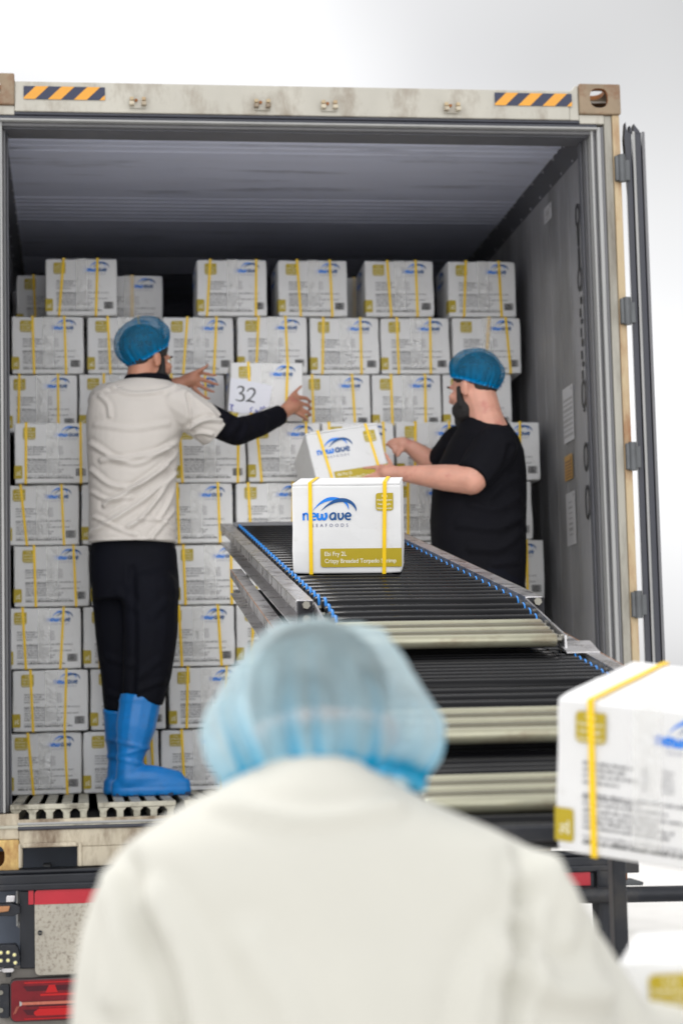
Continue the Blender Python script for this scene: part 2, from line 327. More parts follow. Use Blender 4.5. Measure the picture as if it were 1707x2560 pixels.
def strip(mb, pts, wid, mat, f, k=6, smooth_curve=True):
    """flat stroke of given width(s) along pts, mapped to 3-d with f"""
    if np.isscalar(wid): wid = [wid] * len(pts)
    P3 = catmull([(p[0], p[1], w_) for p, w_ in zip(pts, wid)], k) if smooth_curve else [np.array((p[0], p[1], w_)) for p, w_ in zip(pts, wid)]
    vs = []; n = len(P3)
    for i in range(n):
        a = P3[max(0, i - 1)][:2]; b = P3[min(n - 1, i + 1)][:2]; d = b - a; d = d / (np.linalg.norm(d) + 1e-9); nn = np.array((-d[1], d[0]))
        for s_ in (0.5, -0.5): q = P3[i][:2] + nn * P3[i][2] * s_; vs.append(f((q[0], q[1])))
    mb.add(vs, [(2 * i, 2 * i + 1, 2 * i + 3, 2 * i + 2) for i in range(n - 1)], mat)
_tx = {}
def text_geo(s, bold=0.0, space=1.0):
    key = (s, bold, space)
    if key not in _tx:
        cu = D.curves.new('t', 'FONT'); cu.body = s; cu.size = 1.0; cu.offset = bold; cu.space_character = space; cu.resolution_u = 3; cu.fill_mode = 'FRONT'
        o = D.objects.new('t', cu); COL.objects.link(o)
        me = D.meshes.new_from_object(o.evaluated_get(bpy.context.evaluated_depsgraph_get()))
        V = np.array([v.co[:2] for v in me.vertices]); F = [tuple(p.vertices) for p in me.polygons]
        D.objects.remove(o); D.curves.remove(cu); D.meshes.remove(me); _tx[key] = (V, F)
    return _tx[key]
def text(mb, s, x, y, mat, f, height=None, width=None, bold=0.0, space=1.0, rot=0):
    """text with its left end of the baseline at x,y; height = cap height, width = total width"""
    V, F = text_geo(s, bold, space)
    V = V.copy(); x0 = V[:, 0].min(); V[:, 0] -= x0
    h = 0.73
    sy = height / h; sx = sy if width is None else width / V[:, 0].max()
    V = V * np.array((sx, sy))
    if rot: c, q = math.cos(rot), math.sin(rot); V = V @ np.array([[c, q], [-q, c]])
    mb.add([f((p[0] + x, p[1] + y)) for p in V], F, mat)

# ------------------------------------------------------------------ ground
g = MB(); n = 24
g.add([(-400, -400, 0), (400, -400, 0), (400, 600, 0), (-400, 600, 0)], [(0, 1, 2, 3)], m_ground)
tag(g.build('ground'), kind='structure')

# ------------------------------------------------------------------ shipping container
ZB = 1.15; ZT = ZB + 2.896; ZF = 1.387; ZC = 3.945; XW = 1.145
cont = empty('shipping_container', (0, 0, ZB))
tag(cont, 'beige refrigerated shipping container, rear open, stacked with white cartons', 'shipping container')
def cbuild(mb, name, bevel=0.0, parent=None):
    o = mb.build(name, None, bevel); pr = parent or cont
    o.parent = pr
    # keep world coordinates
    o.matrix_parent_inverse = Matrix.Translation(-Vector((0, 0, ZB))) if pr is cont else pr.matrix_parent_inverse.copy()
    return o
def plate_hole(mb, a0, a1, b0, b1, ca, cb, ra, rb, t0, t1, mat, inner, f, n=28, sq=2.6):
    """plate spanning a0..a1,b0..b1 with a rounded hole; f(a,b,t) -> 3-d"""
    O = []; I = []
    for k in range(n):
        t = 2 * math.pi * k / n; c, s_ = math.cos(t), math.sin(t)
        I.append((ca + ra * math.copysign(abs(c) ** (2 / sq), c), cb + rb * math.copysign(abs(s_) ** (2 / sq), s_)))
        da = ((a1 - ca) if c > 0 else (ca - a0)) / max(abs(c), 1e-6); db = ((b1 - cb) if s_ > 0 else (cb - b0)) / max(abs(s_), 1e-6); q = min(da, db)
        O.append((ca + c * q, cb + s_ * q))
    corners = [(a1, b1), (a0, b1), (a0, b0), (a1, b0)]
    for cpt in corners:   # snap nearest outer point to the corner
        k = min(range(n), key=lambda k: (O[k][0] - cpt[0]) ** 2 + (O[k][1] - cpt[1]) ** 2); O[k] = cpt
    vs = [f(*p, t0) for p in O] + [f(*p, t0) for p in I] + [f(*p, t1) for p in O] + [f(*p, t1) for p in I]
    r = lambda k: (k + 1) % n
    fs = [(k, r(k), n + r(k), n + k) for k in range(n)] + [(2 * n + k, 3 * n + k, 3 * n + r(k), 2 * n + r(k)) for k in range(n)] + [(k, 2 * n + k, 2 * n + r(k), r(k)) for k in range(n)]
    mb.add(vs, fs, mat)
    mb.add(vs, [(n + k, n + r(k), 3 * n + r(k), 3 * n + k) for k in range(n)], inner)

# rear header: two long plates, stepped down to the seal
h = MB()
h.box((-1.057, 0.002, 3.905), (1.02, 0.11, 4.018), m_beige)
h.prism([(1.02, 3.905), (1.057, 3.905), (1.057, 4.040), (1.045, 4.040), (1.033, 4.024), (1.02, 4.018)], m_beige, lambda p: (p[0], 0.006, p[1]), lambda p: (p[0], 0.11, p[1]))
h.box((-1.06, 0.006, 3.893), (1.06, 0.10, 3.9045), m_dark_seal)
cbuild(h, 'rear_header', 0.004)
# corner castings with real apertures
def casting(sx, z0, mat):
    c = MB(); xa, xb = sorted((sx * 1.057, sx * 1.219)); xc = (xa + xb) / 2
    plate_hole(c, xa, xb, z0, z0 + 0.118, xc - 0.004, z0 + 0.062, 0.035, 0.038, -0.006, 0.014, mat, m_rust, lambda a, b, t: (a, t, b))
    plate_hole(c, xa + 0.001, xb - 0.001, 0.0145, 0.168, xc, 0.085, 0.036, 0.056, z0 + 0.100, z0 + 0.1175, mat, m_rust, lambda a, b, t: (a, b, t))
    c.box((xa + 0.001, 0.0145, z0 + 0.001), (xb - 0.001, 0.168, z0 + 0.018), m_rust)
    c.box((xa + 0.001, 0.0145, z0 + 0.019), (xa + 0.016, 0.165, z0 + 0.099), mat)
    c.box((xb - 0.016, 0.0145, z0 + 0.019), (xb - 0.001, 0.165, z0 + 0.099), mat)
    c.box((xa + 0.017, 0.150, z0 + 0.019), (xb - 0.017, 0.165, z0 + 0.070), m_rust)
    return cbuild(c, 'corner_casting', 0.006)
casting(1, ZT - 0.118, m_rusty); casting(-1, ZT - 0.118, m_rusty)
casting(1, ZB, m_rustyellow); casting(-1, ZB, m_rustyellow)
# corner posts: outer tan web with recesses at the hinges + grey inner return
for s in (1, -1):
    p = MB(); xi, xo = 1.185, 1.213
    lo, hi = sorted((s * xi, s * xo))
    p.box((lo, 0.004, ZB + 0.119), (hi, 0.09, ZT - 0.119), m_tan)
    lo, hi = sorted((s * 1.1545, s * 1.1845)); p.box((lo, 0.012, ZB + 0.119), (hi, 0.10, ZT - 0.119), pm('grimy_post_paint', (0.34, 0.325, 0.28), 0.5, var=0.2, scale=3, dirt=(0.17, 0.15, 0.12), dscale=5, damt=0.5, stretch=(1, 1, 0.2)))
    lo, hi = sorted((s * 1.0575, s * 1.1543)); p.box((lo, 0.008, ZB + 0.1185), (hi, 0.10, 1.358), m_sill); p.box((lo, 0.008, 3.893), (hi, 0.10, ZT - 0.1185), m_beige)
    cbuild(p, 'corner_post', 0.003)
# rubber seals round the opening (stepped profile)
sl = MB()
for s in (1, -1):
    for x0, x1, y0, mt in ((1.141, 1.154, 0.020, m_gasket), (1.126, 1.1405, 0.014, m_seal_light), (1.114, 1.1255, 0.034, m_gasket), (1.104, 1.1135, 0.022, m_seal_light), (1.094, 1.1035, 0.07, m_gasket), (1.086, 1.0935, 0.12, m_cove)):
        lo, hi = sorted((s * x0, s * x1)); sl.box((lo, y0, 1.36), (hi, 0.16, 3.89 - (1.155 - x0) * 0.25), mt)
for z0, z1, y0, mt in ((3.880, 3.8925, 0.012, m_dark_seal), (3.871, 3.8795, 0.004, m_seal_light), (3.858, 3.8705, 0.03, m_gasket)):
    sl.box((-1.127, y0, z0), (1.127, 0.15, z1), mt)
cbuild(sl, 'door_seal', 0.003)
hl = MB(); hl.box((-1.10, 0.05, 3.852), (1.10, 0.17, 3.8575), m_cove); hl.box((-1.10, 0.157, 3.8577), (1.10, 0.17, 3.97), m_cove)
cbuild(hl, 'header_liner')
# lock keepers on the header
for u in (345, 655, 822, 1128):
    x = P(u, 262, 0)[0]; k = MB(); z = 3.925 + 0.002
    k.box((x - 0.030, -0.006, z - 0.006), (x + 0.030, 0.0015, z + 0.036), m_beige)
    for q in (-0.022, 0.022): k.box((x + q - 0.009, -0.030, z), (x + q + 0.009, -0.0062, z + 0.014), m_sill); k.box((x + q - 0.007, -0.026, z + 0.018), (x + q + 0.007, -0.0062, z + 0.031), m_tan)
    k.cyl((x - 0.006, -0.012, z + 0.022), (x - 0.006, -0.0062, z + 0.022), 0.006, m_rust)
    cbuild(k, 'lock_keeper', 0.002)
# hazard stripes
for (u0, u1, v) in ((60, 263, 233), (1236, 1428, 249)):
    a, b = P(u0, v, 0), P(u1, v, 0); zc = (a[2] + b[2]) / 2; x0, x1 = a[0], b[0]; zz0, zz1 = zc - 0.0245, zc + 0.0245
    s = MB(); f = lambda p: (p[0], -0.0015, p[1])
    s.poly([(x0, zz0), (x1, zz0), (x1, zz1), (x0, zz1)], pm('hazard_navy', srgb(28, 36, 66), 0.4, dirt=(0.10, 0.09, 0.09), damt=0.1), f)
    ho = pm('hazard_orange', (0.68, 0.30, 0.02), 0.4, dirt=(0.4, 0.25, 0.1), damt=0.2); st = (x1 - x0) / 3.15
    f2 = lambda p: (p[0], -0.0022, p[1])
    for k in range(-1, 4):
        xa = x0 + k * st - 0.006; q = [(xa, zz0), (xa + st * 0.5, zz0), (xa + st * 0.5 + 0.05, zz1), (xa + 0.05, zz1)]
        # clip to the sticker
        def clip(q, ax, lim, sgn):
            o = []
            for i in range(len(q)):
                a_, b_ = q[i], q[(i + 1) % len(q)]; ia, ib = sgn * (a_[ax] - lim) <= 0, sgn * (b_[ax] - lim) <= 0
                if ia: o.append(a_)
                if ia != ib: t = (lim - a_[ax]) / (b_[ax] - a_[ax]); o.append((a_[0] + t * (b_[0] - a_[0]), a_[1] + t * (b_[1] - a_[1])))
            return o
        q = clip(clip(q, 0, x1, 1), 0, x0, -1) if q else q
        if len(q) > 2: s.poly(q, ho, f2)
    cbuild(s, 'hazard_stripe')
# interior lining
cl = MB()
cl.box((-XW, 0.172, ZC), (XW, 11.8, ZC + 0.06), m_ceil)
def ribs(y0, y1, k):
    for i in range(k):
        y = y0 + (y1 - y0) * i / (k - 1); cl.prism([(y - 0.016, ZC - 0.0005), (y - 0.006, ZC - 0.0045), (y + 0.006, ZC - 0.0045), (y + 0.016, ZC - 0.0005)], m_ceil, lambda p: (-1.11, p[0], p[1]), lambda p: (1.11, p[0], p[1]))
ribs(0.43, 0.64, 4); ribs(1.36, 1.74, 7); ribs(2.5, 2.8, 6); ribs(3.6, 3.9, 6)
cbuild(cl, 'ceiling_lining')
for s in (1, -1):
    wl = MB(); pts = [(XW, 0.16), (XW, 11.8), (XW + 0.05, 11.8), (XW + 0.05, 0.16)]
    wl.prism([(s * a, b) for a, b in pts], m_wall, lambda p: (p[0], p[1], ZF - 0.05), lambda p: (p[0], p[1], ZC + 0.05))
    y = 0.42
    while y < 4:     # shallow vertical swages
        wl.prism([(s * (XW + 0.0005), y - 0.03), (s * (XW - 0.002), y - 0.018), (s * (XW - 0.002), y + 0.018), (s * (XW + 0.0005), y + 0.03)], m_wall, lambda p: (p[0], p[1], ZF + 0.2), lambda p: (p[0], p[1], 3.84)); y += 0.165
    wl.box((min(s * 1.14, s * 1.0), 0.162, 1.36), (max(s * 1.14, s * 1.0) if s > 0 else -1.0, 0.163, 1.361), m_cove)
    cbuild(wl, 'side_wall')
    cv = MB(); cv.prism([(s * 1.104, ZC - 0.001), (s * XW, 3.868), (s * (XW + 0.01), 3.868), (s * (XW + 0.01), ZC)], m_cove, lambda p: (p[0], 0.1715, p[1]), lambda p: (p[0], 11.8, p[1]))
    y = 0.45
    while y < 4:
        for x, z in ((1.108, ZC - 0.010), (1.141, 3.876)): cv.ell((s * (x - 0.002), y, z), (0.005, 0.006, 0.006), m_rivet, n=8)
        y += 0.19
    cbuild(cv, 'corner_trim')
fw = MB(); fw.box((-1.2, 11.8, ZB), (1.2, 11.9, ZT - 0.05), m_wall); cbuild(fw, 'front_bulkhead')
rf = MB(); rf.box((-1.215, 0.112, ZC + 0.062), (1.215, 11.9, ZT - 0.035), m_beige)
for s in (1, -1):
    lo, hi = sorted((s * 1.197, s * 1.216)); rf.box((lo, 0.17, ZB + 0.12), (hi, 11.9, ZC + 0.06), m_beige)
cbuild(rf, 'outer_skin')
# floor: slab + T-bar panels
fl = MB(); fl.box((-1.19, 0.115, 1.24), (1.19, 11.8, 1.318), m_dark)
for k in range(12): fl.box((-1.18, 0.6 + k * 0.9, 1.17), (1.18, 0.68 + k * 0.9, 1.239), m_chassis)
cbuild(fl, 'floor_slab')
for k in range(7):
    x0 = -1.089 + k * 0.3085; t = MB(); wdt = 0.277
    for j in range(5):
        xc = x0 + 0.019 + j * (wdt - 0.038) / 4
        t.box((xc - 0.019, 0.058, 1.378), (xc + 0.019, 2.2, 1.387), m_tbar)
        t.box((xc - 0.010, 0.055, 1.3185), (xc + 0.010, 2.2, 1.3778), m_tbar)
    # punched front plate: a lintel with small gussets over each opening
    t.box((x0, 0.030, 1.370), (x0 + wdt, 0.0575, 1.388), m_tbar)
    for j in range(5):
        xc = x0 + 0.019 + j * (wdt - 0.038) / 4
        t.prism([(xc - 0.024 if j else xc - 0.019, 1.3695), (xc - 0.012, 1.357), (xc - 0.012, 1.3186), (xc + 0.012, 1.3186), (xc + 0.012, 1.357), (xc + 0.024 if j < 4 else xc + 0.019, 1.3695)], m_tbar, lambda p: (p[0], 0.032, p[1]), lambda p: (p[0], 0.0545, p[1]))
    cbuild(t, 'floor_panel', 0.002)
# rear sill with fork pockets and drip lips
sb = MB(); zp0, zp1 = 1.150, 1.238
sb.box((-1.057, 0.004, zp1), (1.057, 0.11, 1.300), m_sill)
for x0, x1 in ((-1.057, -1.046), (-0.854, 0.854), (1.046, 1.057)): sb.box((x0, 0.004, 1.168), (x1, 0.11, zp1 - 0.0005), m_sill)
for s in (1, -1):
    xa = s * 0.95
    for q in (-0.1, 0.1): sb.box((xa + q - 0.006 - (0.006 if q < 0 else -0.006), -0.004, 1.168), (xa + q + 0.006 - (0.006 if q < 0 else -0.006), 0.0035, zp1 + 0.015), m_sill)
    sb.box((xa - 0.094, -0.004, zp1 + 0.001), (xa + 0.094, 0.0035, zp1 + 0.016), m_sill)
sb.box((-1.19, 0.0, 1.305), (1.19, 0.115, 1.317), m_tbar)
cbuild(sb, 'rear_sill', 0.004)
ls = MB()
ls.cyl((-1.06, 0.004, 1.322), (1.06, 0.004, 1.322), 0.006, m_seal_light, n=10); ls.cyl((-1.06, 0.001, 1.306), (1.06, 0.001, 1.306), 0.007, m_dark_seal, n=10)
ls.box((-1.06, 0.0, 1.3181), (1.06, 0.05, 1.336), m_sill)
cbuild(ls, 'sill_seal')
# hinges on the right post and the swung-out door seen edge-on
for zt, zb in ((3.768, 3.664), (3.218, 3.114), (2.668, 2.562), (2.112, 2.011)):
    hg = MB(); hg.cyl((1.211, -0.010, zb), (1.211, -0.010, zt), 0.015, m_hinge, n=18); hg.box((1.186, -0.016, zb + 0.004), (1.212, 0.0035, zt - 0.004), m_hinge); hg.box((1.2145, 0.012, zb + 0.012), (1.250, 0.024, zt - 0.012), m_hinge)
    cbuild(hg, 'door_hinge', 0.002)
dr = MB()
door = None
for x0, x1, y0, mt in ((1.238, 1.262, 0.020, m_dark_seal), (1.2625, 1.273, 0.010, m_seal_light), (1.2735, 1.300, 0.020, m_dark_seal), (1.3005, 1.312, 0.012, m_gasket)):
    kx = 0.283; dr.add([(x0, y0, 1.42), (x1, y0, 1.42), (x1 + kx * 1.1, 1.12, 1.42), (x0 + kx * 1.1, 1.12, 1.42), (x0, y0, 3.868), (x1, y0, 3.868), (x1 + kx * 1.1, 1.12, 3.868), (x0 + kx * 1.1, 1.12, 3.868)], [(0, 3, 2, 1), (4, 5, 6, 7), (0, 1, 5, 4), (1, 2, 6, 5), (2, 3, 7, 6), (3, 0, 4, 7)], mt)
door = cbuild(dr, 'container_door', 0.003)
ts = MB()
for pts in ([(1.2335, 3.84), (1.2395, 3.90), (1.2410, 3.905), (1.2435, 3.878), (1.2495, 3.868), (1.2495, 3.80), (1.2395, 3.72)], [(1.2495, 3.868), (1.2570, 3.872), (1.2555, 3.892), (1.2645, 3.880), (1.2665, 3.866)], [(1.2710, 3.868), (1.2730, 3.899), (1.2825, 3.885), (1.2935, 3.872), (1.2935, 3.86)]):
    ts.prism(pts, m_dark_seal, lambda p: (p[0], 0.018, p[1]), lambda p: (p[0], 0.05, p[1]))
ts.prism([(1.2345, 3.70), (1.2390, 3.86), (1.2390, 3.62)], m_seal_light, lambda p: (p[0], 0.024, p[1]), lambda p: (p[0], 0.03, p[1]))
o = ts.build('door_gasket'); o.parent = door
# stickers and stencilled marks on the right wall
fx = lambda p: (XW - 0.0045, p[0], p[1])
fx2 = lambda p: (XW - 0.0055, p[0], p[1])
def sticker(y0, y1, z0, z1, mat, rows, ink):
    s = MB(); s.poly([(y0, z0), (y1, z0), (y1, z1), (y0, z1)], mat, fx)
    s.poly([(y0 + 0.018, z1 - 0.022), (y0 + 0.034, z1 - 0.022), (y0 + 0.034, z1 - 0.008), (y0 + 0.018, z1 - 0.008)], ink, fx2)
    for (a, b, zc, hh) in rows: s.poly([(y0 + (y1 - y0) * a, zc - hh), (y0 + (y1 - y0) * b, zc - hh), (y0 + (y1 - y0) * b, zc + hh), (y0 + (y1 - y0) * a, zc + hh)], ink, fx2)
    cbuild(s, 'wall_sticker')
sticker(0.83, 0.97, 3.744, 3.812, m_sticker, [(0.25, 0.8, 3.79, 0.003), (0.3, 0.75, 3.775, 0.008), (0.2, 0.85, 3.757, 0.003)], m_pale_ink)
sticker(0.58, 0.757, 2.766, 2.993, m_sticker, [(0.08, 0.95, 2.94 - i * 0.021, random.uniform(0.003, 0.008)) for i in range(8)], m_pale_ink)
sticker(0.63, 0.763, 2.613, 2.715, m_orange, [(0.1, 0.9, 2.688 - i * 0.013, 0.003) for i in range(6)], m_rail_rust)
sticker(0.605, 0.76, 2.345, 2.561, m_sticker, [(0.3, 0.7, 2.52 - i * 0.022, random.uniform(0.002, 0.007)) for i in range(7)], m_pale_ink)
zs = [(3.681, 3.60, 'o'), (3.595, 3.515, 'i'), (3.51, 3.43, 'i'), (3.425, 3.34, 'o'), (3.31, 3.23, 's'), (3.22, 3.15, 's'), (3.14, 3.06, 'z'), (3.05, 2.98, 's'), (2.97, 2.87, 'o'), (2.86, 2.85, 'i'), (2.72, 2.62, 'o'), (2.55, 2.43, 'o')]
for z1, z0, k in zs:
    mk = MB(); y0, y1, t = 0.385, 0.435, 0.018
    if k == 'i': mk.poly([(y0 + 0.01, z0), (y1 - 0.01, z0), (y1 - 0.01, z1), (y0 + 0.01, z1)], m_black_ink, fx)
    elif k == 'o': strip(mk, [(y0, z0 + 0.02), (y0, z1 - 0.02), ((y0 + y1) / 2, z1), (y1, z1 - 0.02), (y1, z0 + 0.02), ((y0 + y1) / 2, z0), (y0, z0 + 0.02)], t, m_black_ink, fx)
    elif k in 'sz': mk.poly([(y0 + 0.006, z0 + 0.05), (y1 - 0.02, z0 + 0.05), (y1 - 0.02, z1), (y0 + 0.006, z1)], m_black_ink, fx); mk.poly([(y0 + 0.02, z0), (y1 - 0.006, z0), (y1 - 0.006, z0 + 0.035), (y0 + 0.02, z0 + 0.035)], m_black_ink, fx)
    else: strip(mk, [(y1, z1), (y0, z1 - 0.015), (y0, (z0 + z1) / 2 + 0.01), (y1, (z0 + z1) / 2 - 0.01), (y1, z0 + 0.015), (y0, z0)], t, m_black_ink, fx)
    cbuild(mk, 'stencil_mark')

def adopt(o, root):
    """parent o (built in world coordinates) to an unrotated Empty without moving it"""
    o.parent = root; o.matrix_parent_inverse = Matrix.Translation(-root.location); return o

# ------------------------------------------------------------------ trailer under the container
tr = empty('trailer', (0, 0, 0.0)); tag(tr, 'black trailer chassis with red tail light and speckled marker panel', 'trailer')
def tb(mb, name, bevel=0.0): return adopt(mb.build(name, None, bevel), tr)
b = MB(); b.box((-1.22, -0.05, 1.106), (1.088, 0.10, 1.1485), m_chassis); b.box((-1.22, -0.062, 1.094), (1.06, -0.0505, 1.118), m_chassis)
b.box((-1.22, -0.035, 1.149), (1.02, 0.09, 1.164), m_chassis); tb(b, 'rear_beam', 0.006)
b = MB(); b.box((-1.18, 0.30, 1.02), (-0.60, 0.34, 1.236), m_mud); b.box((-0.98, 0.24, 1.10), (-0.95, 0.299, 1.165), m_hinge); tb(b, 'bolster_plate', 0.004)
b = MB()
for s in (-0.45, 0.45):
    b.box((s - 0.07, 0.11, 1.10), (s + 0.07, 11.5, 1.148), m_chassis); b.box((s - 0.012, 0.11, 0.82), (s + 0.012, 11.5, 1.0995), m_chassis); b.box((s - 0.07, 0.11, 0.80), (s + 0.07, 11.5, 0.8195), m_chassis)
tb(b, 'chassis_rail')
for s in (-0.95, 0.95):
    for y in (1.6, 2.95):
        b = MB(); b.cyl((s - 0.17, y, 0.5), (s + 0.17, y, 0.5), 0.5, m_tyre, n=36); b.cyl((s - 0.175, y, 0.5), (s + 0.175, y, 0.5), 0.28, m_hinge, n=24); tb(b, 'wheel', 0.02)
b = MB(); b.prism(rrect(-1.003, 0.802, -0.15, 1.0445, 0.018, 'ab'), m_speck, lambda p: (p[0], -0.052, p[1]), lambda p: (p[0], -0.044, p[1])); tb(b, 'marker_panel', 0.001)
b = MB(); b.poly(rrect(-1.003, 1.0448, -0.15, 1.0945, 0.014, 'd'), m_red, lambda p: (p[0], -0.053, p[1])); b.poly([(-1.024, 1.046), (-1.0065, 1.046), (-1.0065, 1.0935), (-1.024, 1.0935)], m_red, lambda p: (p[0], -0.0525, p[1])); tb(b, 'reflector_strip')
b = MB(); b.poly([(0.84, 1.046), (0.982, 1.046), (0.982, 1.0935), (0.84, 1.0935)], m_red, lambda p: (p[0], -0.0525, p[1])); tb(b, 'reflector_strip')
b = MB(); b.box((0.15, -0.045, 1.036), (1.0, -0.02, 1.0935), m_chassis); b.box((-1.055, -0.043, 0.826), (-0.14, -0.02, 1.0935), m_chassis); b.box((-1.30, -0.025, 0.60), (0.98, 0.06, 0.826), m_sillgrey if False else pm('grey_bumper_paint', (0.20, 0.185, 0.165), 0.6, var=0.15, dirt=(0.08, 0.07, 0.06), dscale=6, damt=0.3)); tb(b, 'bumper', 0.004)
b = MB(); b.cyl((-0.985, -0.0525, 0.948), (-0.985, -0.060, 0.948), 0.0085, m_chassis, n=16); b.box((-0.995, -0.064, 0.947), (-0.975, -0.0605, 0.949), m_chrome); tb(b, 'panel_latch')
b = MB(); b.box((1.005, -0.06, 0.50), (1.088, 0.03, 1.1055), m_chassis); b.cyl((1.01, -0.062, 1.10), (1.01, -0.062, 0.62), 0.007, m_chassis, n=8); tb(b, 'side_post', 0.006)
b = MB(); b.cyl((0.80, -0.10, 1.017), (1.75, -0.10, 1.004), 0.0285, m_chassis, n=20); tb(b, 'side_bar')
b = MB(); b.box((1.0885, -0.05, 1.085), (1.165, 0.05, 1.148), m_chassis); b.cyl((1.115, -0.03, 1.085), (1.115, -0.03, 1.062), 0.010, m_rust, n=12); b.prism([(1.09, 1.042), (1.175, 1.040), (1.177, 1.052), (1.14, 1.064), (1.09, 1.058)], m_hinge, lambda p: (p[0], -0.06, p[1]), lambda p: (p[0], 0.0, p[1])); tb(b, 'twist_lock', 0.003)
b = MB(); b.prism([(1.089, 0.87), (1.118, 0.87), (1.112, 0.90), (1.104, 0.912), (1.089, 0.914)], m_chassis, lambda p: (p[0], -0.03, p[1]), lambda p: (p[0], 0.0, p[1])); b.ell((1.098, -0.032, 0.893), (0.006, 0.004, 0.006), m_chrome, n=8); tb(b, 'lamp_bracket', 0.002)
# left-hand lamp cluster
tl = MB(); F = lambda y: (lambda p: (p[0], y, p[1]))
tl.prism(rrect(-1.089, 0.648, -0.62, 0.794, 0.02), pm('lamp_housing', (0.02, 0.01, 0.012), 0.4), F(-0.070), F(-0.026)); 
tlo = tb(tl, 'tail_light', 0.004)
def sub(mb, name, par, bevel=0.0): o = mb.build(name, None, bevel); o.parent = par; return o
lz = MB(); lz.prism(rrect(-1.085, 0.652, -0.624, 0.790, 0.018), m_lens, F(-0.074), F(-0.0705)); sub(lz, 'lens', tlo, 0.004)
rd = MB()
for q in ([(-0.955, 0.772), (-0.935, 0.772), (-0.925, 0.745), (-0.968, 0.745)], [(-0.985, 0.742), (-0.63, 0.742), (-0.63, 0.735), (-0.985, 0.735)], [(-0.99, 0.698), (-0.63, 0.698), (-0.63, 0.695), (-0.99, 0.695)], [(-1.005, 0.683), (-0.99, 0.692), (-0.63, 0.692), (-0.63, 0.668), (-1.0, 0.668), (-1.008, 0.676)], [(-1.04, 0.783), (-0.63, 0.783), (-0.63, 0.779), (-1.04, 0.779)], [(-1.04, 0.660), (-0.63, 0.660), (-0.63, 0.657), (-1.04, 0.657)]): rd.poly(q, m_lens_b, F(-0.0762))
sub(rd, 'reflector', tlo)
st = MB(); st.poly([(-1.052, 0.716), (-0.63, 0.716), (-0.63, 0.706), (-1.052, 0.706)], m_lens_o, F(-0.0764)); st.poly([(-1.056, 0.720), (-1.048, 0.716), (-1.048, 0.706), (-1.056, 0.702)], m_seal_light, F(-0.0768))
for k in range(3): st.poly([(-1.079 + k * 0.004, 0.675 + k * 0.002), (-1.066 + k * 0.004, 0.702 + k * 0.001), (-1.0645 + k * 0.004, 0.702 + k * 0.001), (-1.0775 + k * 0.004, 0.675 + k * 0.002)], m_lens_o, F(-0.0764))
sub(st, 'light_strip', tlo)
gr = MB()
for z in (0.752, 0.7, 0.672): gr.poly([(-1.03, z), (-0.63, z), (-0.63, z + 0.018), (-1.045, z + 0.018)], pm('dark_red_lens', (0.06, 0.004, 0.010), 0.25, spec=0.3), F(-0.0756))
sub(gr, 'lens_channel', tlo)
b = MB(); b.prism(rrect(-1.125, 0.662, -1.0905, 0.776, 0.006), m_chassis, F(-0.060), F(-0.026)); b.cyl((-1.12, -0.065, 0.75), (-1.12, -0.0605, 0.75), 0.008, m_chrome, n=12); b.cyl((-1.12, -0.065, 0.69), (-1.12, -0.0605, 0.69), 0.008, m_chrome, n=12); tb(b, 'lamp_end_cap', 0.003)
b = MB(); b.prism([(-1.20, 0.838), (-1.075, 0.838), (-1.058, 0.848), (-1.052, 0.868), (-1.060, 0.905), (-1.070, 0.915), (-1.20, 0.915)], m_chassis, F(-0.09), F(-0.03)); wl_ = tb(b, 'work_light', 0.004)
b = MB()
for x, z in ((-1.094, 0.889), (-1.072, 0.880), (-1.094, 0.862), (-1.069, 0.853), (-1.118, 0.889), (-1.118, 0.862)): b.cyl((x, -0.0905, z), (x, -0.094, z), 0.0078, m_chrome, n=14); b.ell((x, -0.094, z), (0.0058, 0.004, 0.0058), m_led, n=10)
sub(b, 'led', wl_)
b = MB(); b.box((-1.20, 0.20, 0.55), (-1.04, 0.24, 1.10), m_mud); b.cyl((-1.069, 0.19, 1.09), (-1.069, 0.19, 0.95), 0.006, m_seal_light, n=8); b.cyl((-1.069, 0.19, 0.955), (-1.03, 0.19, 0.955), 0.011, m_seal_light, n=10); tb(b, 'mudguard')
b = MB(); b.prism([(-1.20, 1.015), (-1.075, 1.012), (-1.052, 1.022), (-1.052, 1.045), (-1.078, 1.055), (-1.20, 1.052)], m_chassis, F(-0.10), F(-0.03)); b.prism([(-1.20, 1.02), (-1.09, 1.03), (-1.085, 1.048), (-1.20, 1.05)], m_rail_rust, F(-0.112), F(-0.101)); b.prism([(-1.100, 1.058), (-1.072, 1.058), (-1.068, 1.082), (-1.098, 1.082)], m_steel, F(-0.09), F(-0.04)); tb(b, 'twist_lock', 0.003)
b = MB(); b.cyl((-1.20, -0.03, 0.822), (-1.075, -0.03, 0.822), 0.006, m_steel, n=10); b.prism(rrect(-1.115, 0.818, -1.075, 0.834, 0.007), m_steel, F(-0.07), F(-0.02)); b.cyl((-1.095, -0.04, 0.817), (-1.095, -0.04, 0.800), 0.009, m_chassis, n=10); tb(b, 'bracket_clip', 0.002)

